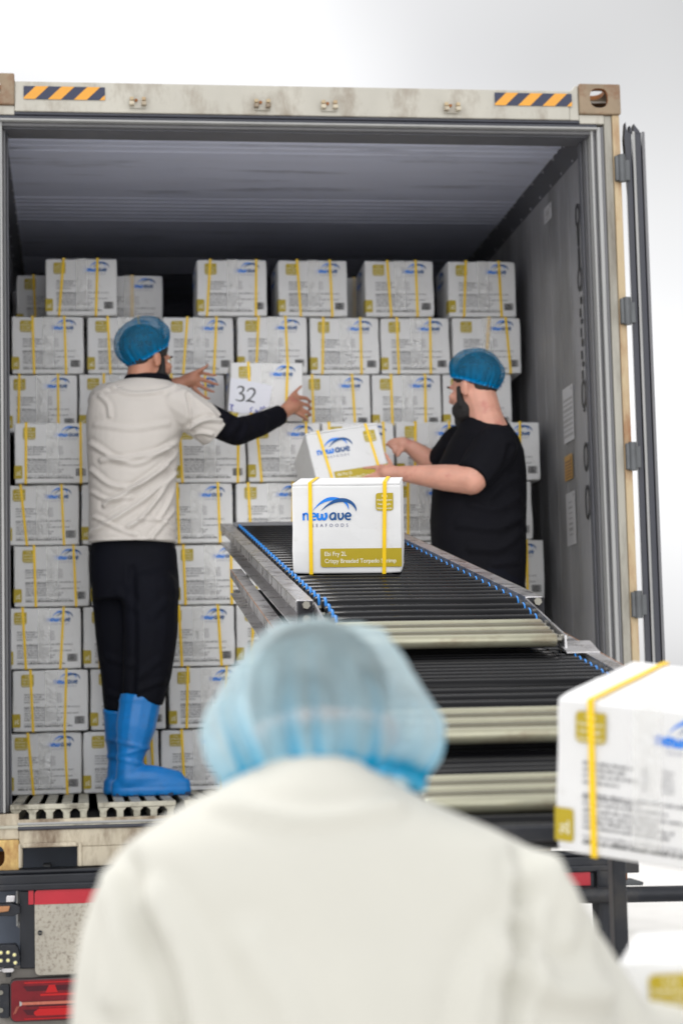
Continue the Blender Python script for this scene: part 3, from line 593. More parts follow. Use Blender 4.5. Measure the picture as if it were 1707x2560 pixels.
# ------------------------------------------------------------------ telescopic roller conveyor
cv = empty('roller_conveyor', (0, -4.4, 0)); tag(cv, 'telescopic roller conveyor sloping down out of the container, black and zinc rollers', 'conveyor')
def kb(mb, name, bevel=0.0): return adopt(mb.build(name, None, bevel), cv)
SL = math.tan(rad(9.7))
zA = lambda y: 2.408 + (y - 0.308) * 0.1710
zB = lambda y: 1.823 + (y + 2.60) * 0.180
zC_ = lambda y: 1.576 + (y + 3.526) * 0.170
def rail(x0, x1, y0, y1, zf, hgt, name='side_rail'):
    """outward-opening channel: web at x0, flanges to x1, lip folded down at x1"""
    t = 0.004; r = MB(); s = 1 if x1 > x0 else -1
    for (xa, xb, da, db, mt) in ((x0, x1, 0, t, m_steel), (x0, x0 + s * t, t + 0.0005, hgt - t - 0.0005, m_steel), (x0, x1, hgt - t, hgt, m_steel), (x1 - s * 0.0045, x1 - s * 0.0003, t + 0.0005, 0.026, m_steel)):
        lo, hi = sorted((xa, xb))
        r.add([(lo, y0, zf(y0) - db), (hi, y0, zf(y0) - db), (hi, y1, zf(y1) - db), (lo, y1, zf(y1) - db), (lo, y0, zf(y0) - da), (hi, y0, zf(y0) - da), (hi, y1, zf(y1) - da), (lo, y1, zf(y1) - da)],
              [(0, 3, 2, 1), (4, 5, 6, 7), (0, 1, 5, 4), (1, 2, 6, 5), (2, 3, 7, 6), (3, 0, 4, 7)], mt)
    lo, hi = sorted((x1 - s * 0.001, x1 + s * 0.0006))
    r.add([(lo, y0, zf(y0) - 0.001), (hi, y0, zf(y0) - 0.001), (hi, y1, zf(y1) - 0.001), (lo, y1, zf(y1) - 0.001), (lo, y0, zf(y0) + 0.0006), (hi, y0, zf(y0) + 0.0006), (hi, y1, zf(y1) + 0.0006), (lo, y1, zf(y1) + 0.0006)],
          [(0, 3, 2, 1), (4, 5, 6, 7), (0, 1, 5, 4), (1, 2, 6, 5), (2, 3, 7, 6), (3, 0, 4, 7)], m_rail_rust if hgt > 0.08 else m_chrome)
    return kb(r, name)
for s in (1, -1):
    rail(s * 0.266, s * 0.308, -2.33, 0.34, zA, 0.076)
    rail(s * 0.316, s * 0.352, -3.08, -0.75, zB, 0.082)
    rail(s * 0.268, s * 0.304, -3.53, -2.9, zC_, 0.060)
ROLL = {}
def roller(y, ztop, hw, r, kind, belt=True):
    key = (round(hw, 3), r, kind)
    if key not in ROLL:
        m = MB(); n = 20; pr = [(-hw, r * 0.55), (-hw, r * 0.86), (-hw + 0.004, r), (hw - 0.004, r), (hw, r * 0.86), (hw, r * 0.55)]
        vs = []; 
        for x, q in pr:
            for k in range(n): t = 2 * math.pi * k / n; vs.append((x, q * math.cos(t), q * math.sin(t)))
        fs = [(i * n + k, i * n + (k + 1) % n, (i + 1) * n + (k + 1) % n, (i + 1) * n + k) for i in range(len(pr) - 1) for k in range(n)]
        m.add(vs, fs, kind, True); m.add(vs, [tuple(range(n)), tuple(range((len(pr) - 1) * n, len(pr) * n))], kind)
        m.cyl((-hw - 0.012, 0, 0), (hw + 0.012, 0, 0), 0.006, m_chrome, n=8)
        o = m.build('roller'); bl = None
        if belt:
            bl = []
            for s in (1, -1):
                q = MB(); x = s * (hw - 0.010); R_ = r + (0.0022 if s < 0 else -0.0006); bt = 0.0038 if s < 0 else 0.0020; x = s * (hw - (0.010 if s < 0 else 0.005)); vs = []; n2 = 24
                for k in range(n2):
                    a0 = 2 * math.pi * k / n2
                    for j in range(6): a1 = 2 * math.pi * j / 6; rr = R_ + bt * math.cos(a1); vs.append((x + bt * math.sin(a1), rr * math.cos(a0), rr * math.sin(a0)))
                q.add(vs, [(k * 6 + j, k * 6 + (j + 1) % 6, ((k + 1) % n2) * 6 + (j + 1) % 6, ((k + 1) % n2) * 6 + j) for k in range(n2) for j in range(6)], m_belt, True)
                b1 = q.build('drive_belt'); b1.parent = o; bl.append(b1)
        ROLL[key] = (o, bl, [False])
    o, bl, used = ROLL[key]
    if used[0]:
        o2 = o.copy(); COL.objects.link(o2)
        for b1 in (bl or []): b2 = b1.copy(); COL.objects.link(b2); b2.parent = o2
        o = o2
    used[0] = True
    o.location = (0, y, ztop - r); adopt(o, cv)
    return o
y = 0.23
while y > -2.26: roller(y, zA(y) - 0.001, 0.252, 0.0235, m_roller); y -= 0.0880
roller(-2.335, zA(-2.335) + 0.002, 0.247, 0.0215, m_roller, True)
# nose of each stage: steeper, free of side rails, ending in five zinc rollers
def nose(ys, z0, hw, zinc):
    y0 = ys[0]
    for yy in ys: roller(yy, z0 - 0.27 * (y0 - yy), hw, 0.0215, m_roller)
    for i, yy in enumerate(zinc): roller(yy, z0 - 0.27 * (y0 - yy), hw - 0.004, 0.0158, (m_zinc, m_zinc_shade)[i % 2], False)  # every second zinc roller takes the painted shade tone
    return zinc[-1], z0 - 0.27 * (y0 - zinc[-1])
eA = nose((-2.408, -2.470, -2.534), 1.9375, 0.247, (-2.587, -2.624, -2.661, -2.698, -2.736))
def plate(pts, x0, x1, name, mt=m_steel, bev=0.0, extra=None):
    m = MB(); m.prism(pts, mt, lambda p: (x0, p[0], p[1]), lambda p: (x1, p[0], p[1]))
    if extra: extra(m)
    return kb(m, name, bev)
for s in (1, -1):
    def ex(m): m.cyl((s * 0.255, eA[0] + 0.03, eA[1] - 0.012), (s * 0.276, eA[0] + 0.03, eA[1] - 0.012), 0.010, m_chrome, n=12)
    plate([(-2.35, 1.950), (eA[0] - 0.005, eA[1] - 0.006), (eA[0] - 0.005, eA[1] - 0.036), (-2.35, 1.90)], s * 0.262, s * 0.267, 'nose_plate', extra=ex)
    plate([(-2.335, 1.954), (-2.36, 1.953), (-2.36, 1.885), (-2.335, 1.885)], s * 0.270, s * 0.306, 'rail_end_cap', m_dark)
    for q in (0.012, -0.022):
        m = MB(); m.cyl((s * 0.287, -2.361, 1.930 + q), (s * 0.287, -2.378, 1.930 + q), 0.010, m_chrome, n=6); kb(m, 'end_bolt')
    y0 = eA[0] + 0.02
    plate([(y0 + 0.09, zB(y0 + 0.09) + 0.016), (y0, zB(y0) + 0.003), (y0, zB(y0) + 0.0008), (y0 + 0.09, zB(y0 + 0.09) + 0.0008)], s * 0.272, s * 0.350, 'guide_shoe')
m = MB(); m.box((-0.26, 0.315, zA(0.33) - 0.075), (0.26, 0.335, zA(0.33) + 0.004), m_gasket); kb(m, 'end_plate', 0.004)
m = MB(); m.box((-0.262, 0.262, zA(0.28) - 0.02), (0.262, 0.312, zA(0.28) + 0.004), m_gasket); kb(m, 'end_cover', 0.006)
y = -2.565
while y > -3.085: roller(y, zB(y) - 0.001, 0.296, 0.0178, m_roller); y -= 0.0475
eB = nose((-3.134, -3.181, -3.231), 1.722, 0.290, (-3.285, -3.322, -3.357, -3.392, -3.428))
for k in range(5): y = -3.300 - 0.0565 * k; roller(y, zC_(y), 0.250, 0.0215, m_roller)
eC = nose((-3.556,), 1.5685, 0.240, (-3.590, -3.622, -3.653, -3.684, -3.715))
zD = lambda y: 1.494 + (y + 3.74) * 0.170
for y in (-3.62, -3.68, -3.745, -3.815): roller(y, zD(y), 0.262, 0.0215, m_roller)
yD = -3.85
for s in (1, -1):
    plate([(-3.06, zB(-3.06) - 0.002), (eB[0] - 0.005, eB[1] - 0.004), (eB[0] - 0.005, eB[1] - 0.034), (-3.06, zB(-3.06) - 0.05)], s * 0.306, s * 0.3095, 'nose_plate')
    def ex(m):
        for q in range(5): yy = -3.575 - q * 0.034; zz = 1.5685 - 0.27 * (-3.556 - yy); m.cyl((s * 0.252, yy, zz - 0.004), (s * 0.272, yy, zz - 0.004), 0.009, m_chrome, n=10)
    plate([(-3.52, zC_(-3.52) + 0.004), (eC[0] - 0.005, eC[1] - 0.002), (eC[0] - 0.005, eC[1] - 0.034), (-3.52, zC_(-3.52) - 0.045)], s * 0.252, s * 0.257, 'nose_plate', extra=ex)
    plate([(-3.58, zD(-3.58) + 0.012), (-3.73, zD(-3.73) + 0.004), (-3.73, zD(-3.73) - 0.026), (-3.58, zD(-3.58) - 0.026)], s * 0.275, s * 0.318, 'guide_shoe', bev=0.004)
    rail(s * 0.276, s * 0.316, yD + 0.02, -2.9, zD, 0.055)
    m = MB(); m.box((min(s * 0.277, s * 0.316), yD - 0.012, zD(yD) - 0.02), (max(s * 0.277, s * 0.316), yD + 0.018, zD(yD) + 0.016), m_glove); kb(m, 'end_cap', 0.006)
    for yy in (-3.60, -3.0):
        m = MB(); m.box((min(s * 0.280, s * 0.31), yy - 0.02, 0.12), (max(s * 0.280, s * 0.31), yy + 0.02, zD(yy) - 0.06), m_chassis); kb(m, 'leg', 0.003)
        m = MB(); m.cyl((s * 0.283, yy, 0.06), (s * 0.307, yy, 0.06), 0.06, m_tyre, n=20); kb(m, 'castor', 0.004)
m = MB(); m.box((-0.274, yD - 0.006, zD(yD) - 0.024), (0.274, yD + 0.012, zD(yD) + 0.002), m_chassis); kb(m, 'end_beam', 0.004)
m = MB(); m.box((-0.279, -3.61, 0.40), (0.279, -3.58, 0.44), m_chassis); kb(m, 'cross_brace', 0.004)
for yy0, zf, hh, x in ((-2.6, zB, 0.05, 0.31), (-3.3, zC_, 0.045, 0.262), (-3.5, zD, 0.048, 0.27), (-1.4, zA, 0.055, 0.262), (-0.4, zA, 0.055, 0.262)):
    m = MB(); m.box((-x, yy0 - 0.03, zf(yy0) - hh - 0.03), (x, yy0 + 0.03, zf(yy0) - hh), m_chassis); kb(m, 'cross_member')
for ya, yb, zf, x in ((-3.05, -1.0, zB, 0.31), (-3.52, -2.95, zC_, 0.26), (-3.82, -3.0, zD, 0.27)):
    m = MB(); q = 0.044
    m.add([(-x, ya, zf(ya) - q), (x, ya, zf(ya) - q), (x, yb, zf(yb) - q), (-x, yb, zf(yb) - q), (-x, ya, zf(ya) - q + .004), (x, ya, zf(ya) - q + .004), (x, yb, zf(yb) - q + .004), (-x, yb, zf(yb) - q + .004)], [(0, 3, 2, 1), (4, 5, 6, 7), (0, 1, 5, 4), (1, 2, 6, 5), (2, 3, 7, 6), (3, 0, 4, 7)], m_dark)
    kb(m, 'under_tray')

# ------------------------------------------------------------------ cartons
BW, BD, BH = 0.306, 0.300, 0.2485
def swoosh_logo(mb, f0, s, lw=1.0):
    """f0 maps local 2-d to 3-d; s = metres per drawing unit"""
    f = lambda p: f0((p[0] * s, p[1] * s))
    strip(mb, [(318, 132), (400, 212), (505, 268), (610, 278), (700, 256), (760, 205), (784, 132)], [3, 22, 46, 40, 28, 24, 3], m_blue1, f)
    f_ = lambda p: f0((p[0] * s, p[1] * s), 1)
    strip(mb, [(422, 124), (510, 196), (620, 250), (730, 258), (820, 222), (868, 160), (877, 112)], [3, 24, 46, 50, 38, 24, 3], m_blue2, f_)
    e = [(296, 49), (349, 53), (345, 78), (320, 91), (294, 76), (285, 46), (297, 16), (325, 6), (352, 13)]
    W = 25 * lw
    strip(mb, [(192, 0), (192, 94)], W, m_blue1, f, smooth_curve=False)
    strip(mb, [(192, 62), (204, 82), (226, 90), (246, 76), (250, 50), (250, 0)], W, m_blue1, f)
    strip(mb, e, W * 0.92, m_blue1, f)
    strip(mb, [(378, 94), (376, 40), (388, 14), (412, 14), (430, 38), (432, 84)], W * 1.3, m_blue1, f)
    strip(mb, [(432, 60), (436, 30), (450, 14), (472, 16), (490, 45), (488, 72), (478, 96)], W * 1.3, m_blue1, f_)
    strip(mb, [(606, 90), (572, 90), (545, 70), (538, 40), (552, 13), (578, 11), (600, 34), (607, 62)], W, m_blue2, f)
    strip(mb, [(607, 90), (607, 0)], W, m_blue2, f_, smooth_curve=False)
    strip(mb, [(648, 94), (648, 42), (660, 14), (682, 11), (704, 36), (708, 66), (696, 94)], W, m_blue2, f)
    strip(mb, [(x + 452, yy) for x, yy in e], W * 0.92, m_blue2, f)
    text(mb, 'SEAFOODS', 300, -88, m_slate, f, height=44, width=470, bold=0.0, space=1.9)
def badge(mb, x0, y0, x1, y1, f0, cor='abd'):
    f = f0; f1 = lambda p: f0(p, 1)
    mb.poly(rrect(x0, y0, x1, y1, (x1 - x0) * 0.16, cor), m_ochre, f)
    w_ = x1 - x0; h_ = y1 - y0
    for i, (t, q) in enumerate((('5 kg', 0.34), ('10x500 gram', 0.86), ('Net weight', 0.74), ('Nettogewicht', 0.86))):
        text(mb, t, x0 + w_ * (1 - q) / 2, y1 - h_ * (0.21 + 0.235 * i), m_lightprint, f1, height=h_ * 0.115, width=w_ * q, bold=0.01)
def printed_line(mb, x0, x1, y, h, mat, f):
    """a line of small print: letter-sized strokes grouped in words"""
    x = x0
    while x < x1:
        wl = random.randint(2, 8)
        for k in range(wl):
            if x >= x1: break
            a = random.choice((0.55, 0.55, 0.6, 0.9, 0.7)); lw = h * random.uniform(0.28, 0.5)
            mb.add([f((x, y)), f((x + lw, y)), f((x + lw, y + h * a)), f((x, y + h * a))], [(0, 1, 2, 3)], mat); x += lw + h * 0.10
        x += h * 0.42
FY = -BD / 2
def ff(p, lay=0): return (p[0], FY - 0.0011 - 0.0005 * lay, p[1])   # front print plane
S2 = 0.0932 / 630
def carton_body():
    m = MB(); e = 0.0
    m.box((-BW / 2, -BD / 2, 0), (BW / 2, BD / 2, BH), m_carton)
    o = m.build('carton', None, 0.0055, 3)
    return o.data, o
def scene_mesh(mb, name):
    o = mb.build(name); me = o.data; D.objects.remove(o); return me
random.seed(11)
mb = MB(); FL = lambda p, lay=0: ff((p[0], p[1]), lay)
lx, ly = -BW / 2, BH      # top-left of the front face
# end face prints: badge, logo, small print, size badge, bar code
mb = MB(); badge(mb, lx + 0.036, ly - 0.068, lx + 0.0865, ly - 0.0185, ff); me_badge = scene_mesh(mb, 'info_badge')
mb = MB(); swoosh_logo(mb, lambda p, lay=0: ff((lx + 0.168 + p[0] - 180 * S2, ly - 0.0575 + p[1]), lay), S2, 1.2); me_logo = scene_mesh(mb, 'logo')
mb = MB()
q = 1 / 4075.0
for yy, xe in ((975, 625), (1015, 575), (1055, 660), (1100, 535)): printed_line(mb, lx + (295 - 100) * q, lx + (xe - 100) * q, ly - (yy - 560) * q, 0.0062, m_grey_ink, ff)
for yy in (968, 1000, 1032, 1064, 1096): printed_line(mb, lx + (690 - 100) * q, lx + (738 - 100) * q, ly - (yy - 560) * q, 0.0056, m_pale_ink, ff); printed_line(mb, lx + (830 - 100) * q, lx + (905 - 100) * q, ly - (yy - 560) * q, 0.0056, m_pale_ink, ff)
for yy, xe, ink, hh in ((1180, 1195, m_grey_ink, .0062), (1203, 690, m_grey_ink, .0062), (1240, 865, m_grey_ink, .0062), (1283, 1170, m_grey_ink, .0062), (1320, 790, m_grey_ink, .0062), (1356, 900, m_grey_ink, .0062), (1394, 875, m_grey_ink, .0062), (1455, 1020, m_pale_ink, .006), (1494, 1070, m_black_ink, .0075)): printed_line(mb, lx + (295 - 100) * q, lx + (xe - 100) * q, ly - (yy - 560) * q, hh, ink, ff)
me_print = scene_mesh(mb, 'small_print')
mb = MB(); mb.poly(rrect(lx + 0.0003, ly - 0.2305, lx + 0.0325, ly - 0.1765, 0.005, 'bc'), m_ochre, ff)
text(mb, '2L', lx + 0.0245, ly - 0.2185, m_lightprint, lambda p: ff(p, 1), height=0.016, width=0.022, bold=0.012, rot=math.pi / 2)
sx = -BW / 2 - 0.0011
mb.add([(sx, FY + 0.0003, ly - 0.2305), (sx, FY + 0.05, ly - 0.2305), (sx, FY + 0.05, ly - 0.1765), (sx, FY + 0.0003, ly - 0.1765)], [(0, 1, 2, 3)], m_ochre)
me_size = scene_mesh(mb, 'size_badge')
mb = MB(); x = lx + 0.249
while x < lx + 0.289:
    w_ = random.choice((0.0006, 0.0009, 0.0014, 0.0022)); mb.add([ff((x, ly - 0.220)), ff((x + w_, ly - 0.220)), ff((x + w_, ly - 0.189)), ff((x, ly - 0.189))], [(0, 1, 2, 3)], m_black_ink); x += w_ + random.choice((0.0006, 0.0009, 0.0014))
me_bar = scene_mesh(mb, 'bar_code')
mb = MB(); vs = []; fs = []; nx, nz_ = 4, 14       # clear tape laid over the middle of the end face
x0, x1 = lx + 0.131, lx + 0.179
for i in range(nz_ + 1):
    for j in range(nx + 1): vs.append((x0 + (x1 - x0) * j / nx, FY - 0.0022 - 0.0009 * random.random(), BH - 0.002 - 0.225 * i / nz_ + (0.003 * random.random() if i == nz_ else 0)))
for i in range(nz_):
    for j in range(nx): a = i * (nx + 1) + j; fs.append((a, a + 1, a + nx + 2, a + nx + 1))
mb.add(vs, fs, m_tape, True); mb.add([(x0, FY - 0.0015, BH + 0.0006), (x1, FY - 0.0015, BH + 0.0006), (x1, -FY, BH + 0.0006), (x0, -FY, BH + 0.0006)], [(0, 1, 2, 3)], m_tape)
me_tape = scene_mesh(mb, 'tape')
# side prints (seen where cartons stand apart) and the long-face prints
mb = MB(); swoosh_logo(mb, lambda p, lay=0: (-BW / 2 - 0.0011 - 0.0005 * lay, BD / 2 - 0.06 - (p[0] - 180 * 0.000215), ly - 0.085 + p[1]), 0.000215); me_sidelogo = scene_mesh(mb, 'side_logo')
def fl(p, lay=0): return ff((lx + (p[0] - 35) * BW / 1430, ly - (p[1] - 130) * BH / 1155), lay)
mb = MB(); k_ = BW / 1430
swoosh_logo(mb, lambda p, lay=0: ff((lx - 35 * k_ + p[0], ly - (585 - 130) * BH / 1155 + p[1]), lay), k_); me_biglogo = scene_mesh(mb, 'logo')
mb = MB(); a = fl((1135, 468)); b_ = fl((1360, 240)); badge(mb, a[0], a[2], b_[0], b_[2], ff); me_bigbadge = scene_mesh(mb, 'info_badge')
mb = MB(); a = fl((405, 1197)); b_ = fl((1463, 955)); mb.poly(rrect(a[0], a[2], b_[0], b_[2], 0.008, 'a'), m_ochre, ff)
a = fl((460, 1050)); text(mb, 'Ebi Fry 2L', a[0], a[2], m_lightprint, lambda p: ff(p, 1), height=0.0122, width=0.0610, bold=0.014)
a = fl((460, 1142)); text(mb, 'Crispy Breaded Torpedo Shrimp', a[0], a[2], m_lightprint, lambda p: ff(p, 1), height=0.0122, width=0.1990, bold=0.014)
me_band = scene_mesh(mb, 'product_band')
CV = []
for vi in range(6):     # softly dented boards, each a little different
    import bmesh
    bm = bmesh.new(); bmesh.ops.create_cube(bm, size=1.0); bmesh.ops.subdivide_edges(bm, edges=bm.edges[:], cuts=7, use_grid_fill=True)
    for v in bm.verts:
        x, y_, z = v.co; n1 = noise.noise(Vector((x * 2.2 + vi * 7, y_ * 2.2, z * 2.2))); n2 = noise.noise(Vector((x * 5 + vi * 3, y_ * 5, z * 5)))
        ed = max(0, 1 - (0.5 - abs(x)) * 7) * max(0, 1 - (0.5 - abs(z)) * 7) * max(0, 1 - (0.5 - abs(y_)) * 7)
        dn = -0.0016 - 0.0022 * n1 - 0.0012 * n2
        v.co = Vector((x * BW, y_ * BD, (z + 0.5) * BH))
        for ax, val, sz in ((0, x, BW), (1, y_, BD), (2, z, BH)):
            if abs(val) > 0.499: v.co[ax] -= math.copysign(max(0.0, -dn), val) if not (ax == 2 and val < 0) else 0
        if ed > 0.3 and random.random() < 0.6: v.co = v.co + (Vector((0, 0, BH / 2)) - v.co) * 0.012 * ed
    me = D.meshes.new('carton'); bm.to_mesh(me); bm.free(); me.materials.append(m_carton)
    me.polygons.foreach_set('use_smooth', [False] * len(me.polygons)); CV.append(me)
mb = MB(); mb.box((-BW / 2 + 0.0035, -BD / 2 + 0.002, BH - 0.002), (BW / 2 - 0.003, BD / 2 - 0.003, BH + 0.005), m_carton); me_lid = scene_mesh(mb, 'lid_flap')
ST = {}
def strap_mesh(t, b, lid=0.0):
    key = (round(t, 3), round(b, 3), lid)
    if key in ST: return ST[key]
    m = MB(); hw = 0.0052; o = 0.0022
    T, Bm = lx + t * BW, lx + b * BW
    pts = [(T, FY - o, BH + o + lid), (T, -FY + o, BH + o + lid), (Bm, -FY + o, -0.0008), (Bm, FY - o, -0.0008)]
    vs = []
    for x, y_, z in pts: vs += [(x - hw, y_, z), (x + hw, y_, z)]
    cy, cz = 0, BH / 2
    for x, y_, z in pts:
        yi = y_ - math.copysign(0.0007, y_); zi = z - math.copysign(0.0007, z - cz); vs += [(x - hw, yi, zi), (x + hw, yi, zi)]
    fs = []
    for i in range(4):
        j = (i + 1) % 4
        fs += [(2 * i, 2 * i + 1, 2 * j + 1, 2 * j), (8 + 2 * i, 8 + 2 * j, 8 + 2 * j + 1, 8 + 2 * i + 1), (2 * i, 2 * j, 8 + 2 * j, 8 + 2 * i), (2 * i + 1, 8 + 2 * i + 1, 8 + 2 * j + 1, 2 * j + 1)]
    m.add(vs, fs, m_strap); ST[key] = scene_mesh(m, 'strap'); return ST[key]
def carton(loc, rot, s1, s2, label, group=None, face='end', bare=False):
    r = empty('strapped_carton', loc, rot); tag(r, label, 'carton', group)
    o = link('carton', CV[random.randrange(6)], r); bv = o.modifiers.new('bevel', 'BEVEL'); bv.width = 0.0055; bv.segments = 3; bv.limit_method = 'ANGLE'
    if face == 'end':
        ms = [('info_badge', me_badge), ('logo', me_logo), ('small_print', me_print), ('size_badge', me_size), ('bar_code', me_bar), ('tape', me_tape)]
    else: ms = [('logo', me_biglogo), ('info_badge', me_bigbadge), ('product_band', me_band)]
    for n_, me in ms:
        if bare and n_ in bare: continue
        link(n_, me, r)
    if face == 'end' : link('side_logo', me_sidelogo, r)
    if face != 'end':
        l_ = link('lid_flap', me_lid, r); bv = l_.modifiers.new('bevel', 'BEVEL'); bv.width = 0.002; bv.segments = 2
    for t, b in (s1, s2): link('strap', strap_mesh(t, b, 0.0 if face == 'end' else 0.0055), r)
    return r
SG = 'white strapped cartons stacked in the container'
RZ = lambda k: 1.389 + (9 - k) * 0.2525
ORD = {1: 'leftmost', 2: 'second from the left', 3: 'third from the left', 4: 'fourth from the left', 5: 'fifth from the left', 6: 'sixth from the left', 7: 'rightmost'}
RN = {2: 'second row from the top', 3: 'third row from the top', 4: 'fourth row from the top', 5: 'fifth row from the top', 6: 'sixth row from the top', 7: 'third row from the bottom', 8: 'second row from the bottom', 9: 'bottom row'}
X = {2: [-0.966, -0.648, -0.325, -0.005, 0.312, 0.625, 0.941], 3: [-0.994, -0.682, -0.368, None, 0.268, 0.580, 0.892], 4: [-0.948, -0.636, -0.303, 0.008, 0.320, 0.632, 0.944],
     5: [-0.989, -0.676, -0.360, -0.044, 0.272, 0.588, 0.904], 6: [-0.952, -0.640, -0.306, 0.008, 0.320, 0.632, 0.944], 7: [-0.989, -0.676, -0.362, -0.050, 0.262, 0.576, 0.890], 8: [-0.962, -0.648, -0.332, -0.020, 0.292, 0.606, 0.920], 9: [-0.990, -0.678, -0.366, -0.054, 0.258, 0.572, 0.886]}
STR = {2: [(.29, .31, .73, .75), (.29, .32, .72, .71), (.35, .28, .76, .71), (.31, .26, .69, .71), (.20, .17, .73, .73), (.24, .25, .72, .71), (.54, .46, .78, .83)],
       3: [(.20, .18, .73, .73), (.35, .33, .74, .72), (.25, .27, .72, .74), None, (.17, .18, .74, .77), (.28, .285, .77, .76), (.3, .3, .72, .70)],
       4: [(.16, .15, .88, .88), (.2, .24, .8, .78), (.10, .13, .90, .88), (.12, .18, .80, .81), (.10, .12, .85, .86), (.27, .24, .74, .73), (.25, .28, .72, .70)],
       5: [(.22, .30, .76, .79), (.3, .27, .75, .77), (.25, .27, .80, .82), (.17, .20, .78, .76), (.22, .25, .76, .75), (.3, .28, .72, .74), (.2, .22, .75, .76)],
       6: [(.27, .29, .79, .82), (.3, .28, .7, .72), (.15, .17, .79, .79), (.3, .28, .75, .77), (.25, .26, .7, .72), (.3, .32, .8, .77), (.25, .22, .76, .75)],
       7: [(.23, .27, .77, .72), (.2, .22, .7, .72), (.25, .28, .77, .81), (.24, .20, .76, .75), (.3, .3, .7, .7), (.2, .2, .75, .75), (.2, .2, .75, .75)],
       8: [(.24, .27, .71, .68), (.3, .3, .7, .72), (.26, .23, .78, .76), (.2, .24, .76, .74), (.25, .25, .7, .7), (.2, .2, .75, .75), (.2, .2, .75, .75)],
       9: [(.29, .36, .77, .80), (.80, .84, .90, .93), (.28, .31, .79, .81), (.25, .25, .75, .75), (.25, .25, .7, .7), (.2, .2, .75, .75), (.2, .2, .75, .75)]}
HIDDEN = {7: (5, 6), 8: (5, 6), 9: (5, 6)}
rj = random.Random(5)
for k in range(2, 10):
    y0 = (1.28 if k <= 3 else 1.0) + BD / 2
    for i, x in enumerate(X[k]):
        if x is None: continue
        s = STR[k][i]
        jy = rj.uniform(-0.012, 0.012); jr = rad(rj.uniform(-0.8, 0.8))
        side = ORD[i + 1]
        carton((x, y0 + jy, RZ(k)), (0, 0, jr), s[:2], s[2:], 'white yellow-strapped carton in the stack\'s %s, %s' % (RN[k], side), SG)
TOPL = [(-0.819, (.26, .19, .73, .70), 'white carton on the top row, alone at the left above the taller hairnet man'), (-0.175, (.20, .14, .85, .83), 'white carton on the top row, just right of the dark gap'),
        (0.175, (.28, .32, .75, .77), 'white carton on the top row, third of the four right of the gap, centre of the stack'), (0.560, (.33, .37, .74, .75), 'white carton on the top row, second from the right'), (0.925, (.27, .22, .75, .77), 'white carton at the right end of the top row')]
TOPL[2] = (TOPL[2][0], TOPL[2][1], 'white carton on the top row, third from the left of its forward cartons')
for x, s, lab in TOPL: carton((x, 1.28 + BD / 2, RZ(1)), (0, 0, rad(rj.uniform(-1, 1))), s[:2], s[2:], lab, SG)
BK = [(-0.955, 1.60, 0, 'shaded carton set back behind the leftmost carton of the top row'), (-0.612, 1.60, 0, 'shaded carton set back on the top row, left of the dark gap'), (0.39, 1.62, 0, 'shaded carton glimpsed between two forward cartons right of centre on the top row'), (-0.985, 1.93, 0.0, 'deepest shaded carton, a sliver by the left wall at the top row')]
for x, y0, dz, lab in BK: carton((x, y0 + BD / 2, RZ(1) + dz), (0, 0, 0), (.25, .28), (.55 if x > -0.7 else .8, .54 if x > -0.7 else .8), lab, SG)
# the load deeper in, carrying the upper rows: hidden mass, one object
m = MB()
for (y0, y1, kt) in ((1.305, 1.60, 4), (1.61, 1.95, 2), (1.96, 2.28, 2)):
    for k in range(kt, 10):
        for i in range(7):
            x = -0.95 + i * 0.313
            m.box((x - BW / 2, y0, RZ(k)), (x + BW / 2, y1, RZ(k) + BH), m_carton)
tag(m.build('deeper_cartons'), 'mass of further white cartons deeper in the container behind the front stack', 'cartons', kind='stuff')

# cartons on the move
c32 = carton((-0.0592, 1.15, 2.906), (0, rad(0.6), rad(-0.3)), (.25, .285), (.79, .75), 'white carton with the handwritten paper 32, between the left man\'s hands', bare=('small_print',))
pp = MB(); f = lambda p: (p[0], FY - 0.0045 - 0.004 * max(0, 0.6 - abs(p[0] + 0.07) * 8), p[1])
G = lambda u, v: (lx + (u - 577) / 183 * BW, ly - (v - 907) / 148 * BH)
z3 = lambda a, b: (460 + a * 340 / 1568, 880 + b * 340 / 1568)
gx = lambda a, b: G(*z3(a, b))
pv = [gx(545, 310), gx(700, 335), gx(860, 365), gx(1025, 400), gx(985, 640), gx(830, 700), gx(690, 725), gx(515, 690)]
fp = lambda p, lay=0: (p[0], FY - 0.0042 - 0.0005 * lay, p[1])
pp.poly(pv, m_paper, fp); pap = pp.build('note_paper', c32)
ink = MB(); fi = lambda p: fp(p, 1)
strip(ink, [gx(620, 430), gx(650, 412), gx(690, 425), gx(680, 470), gx(645, 490), gx(690, 510), gx(690, 560), gx(650, 578), gx(600, 562)], [.0035, .006, .008, .007, .005, .008, .008, .006, .004], m_black_ink, fi)
strip(ink, [gx(735, 470), gx(760, 438), gx(805, 438), gx(820, 480), gx(780, 540), gx(720, 582)], [.004, .006, .008, .008, .006, .004], m_black_ink, fi)
strip(ink, [gx(718, 580), gx(770, 578), gx(820, 596)], [.006, .008, .005], m_black_ink, fi)
for q in ([(530, 620), (575, 630), (545, 660), (570, 690)], [(555, 625), (550, 690)], [(800, 650), (770, 665), (780, 690), (760, 715)], [(830, 680), (850, 690), (845, 705), (828, 700), (830, 680)], [(880, 690), (890, 650), (905, 670), (925, 640), (935, 660)]):
    strip(ink, [gx(*p) for p in q], .0035, m_biro, fi)
o = ink.build('handwriting'); o.parent = pap
carton((-0.0664, -1.5411, 2.0925), (rad(9.70), rad(1.0), rad(-10.6)), (.174, .172), (.853, .836), 'bright white carton alone on the conveyor rollers, big blue logo facing out', face='long')
carton((0.2420, 0.7401, 2.545), (rad(-16.0), rad(-9.0), rad(6.0)), (.18, .22), (.83, .87), 'tilted white carton held in the right-hand man\'s hands above the conveyor', face='long')
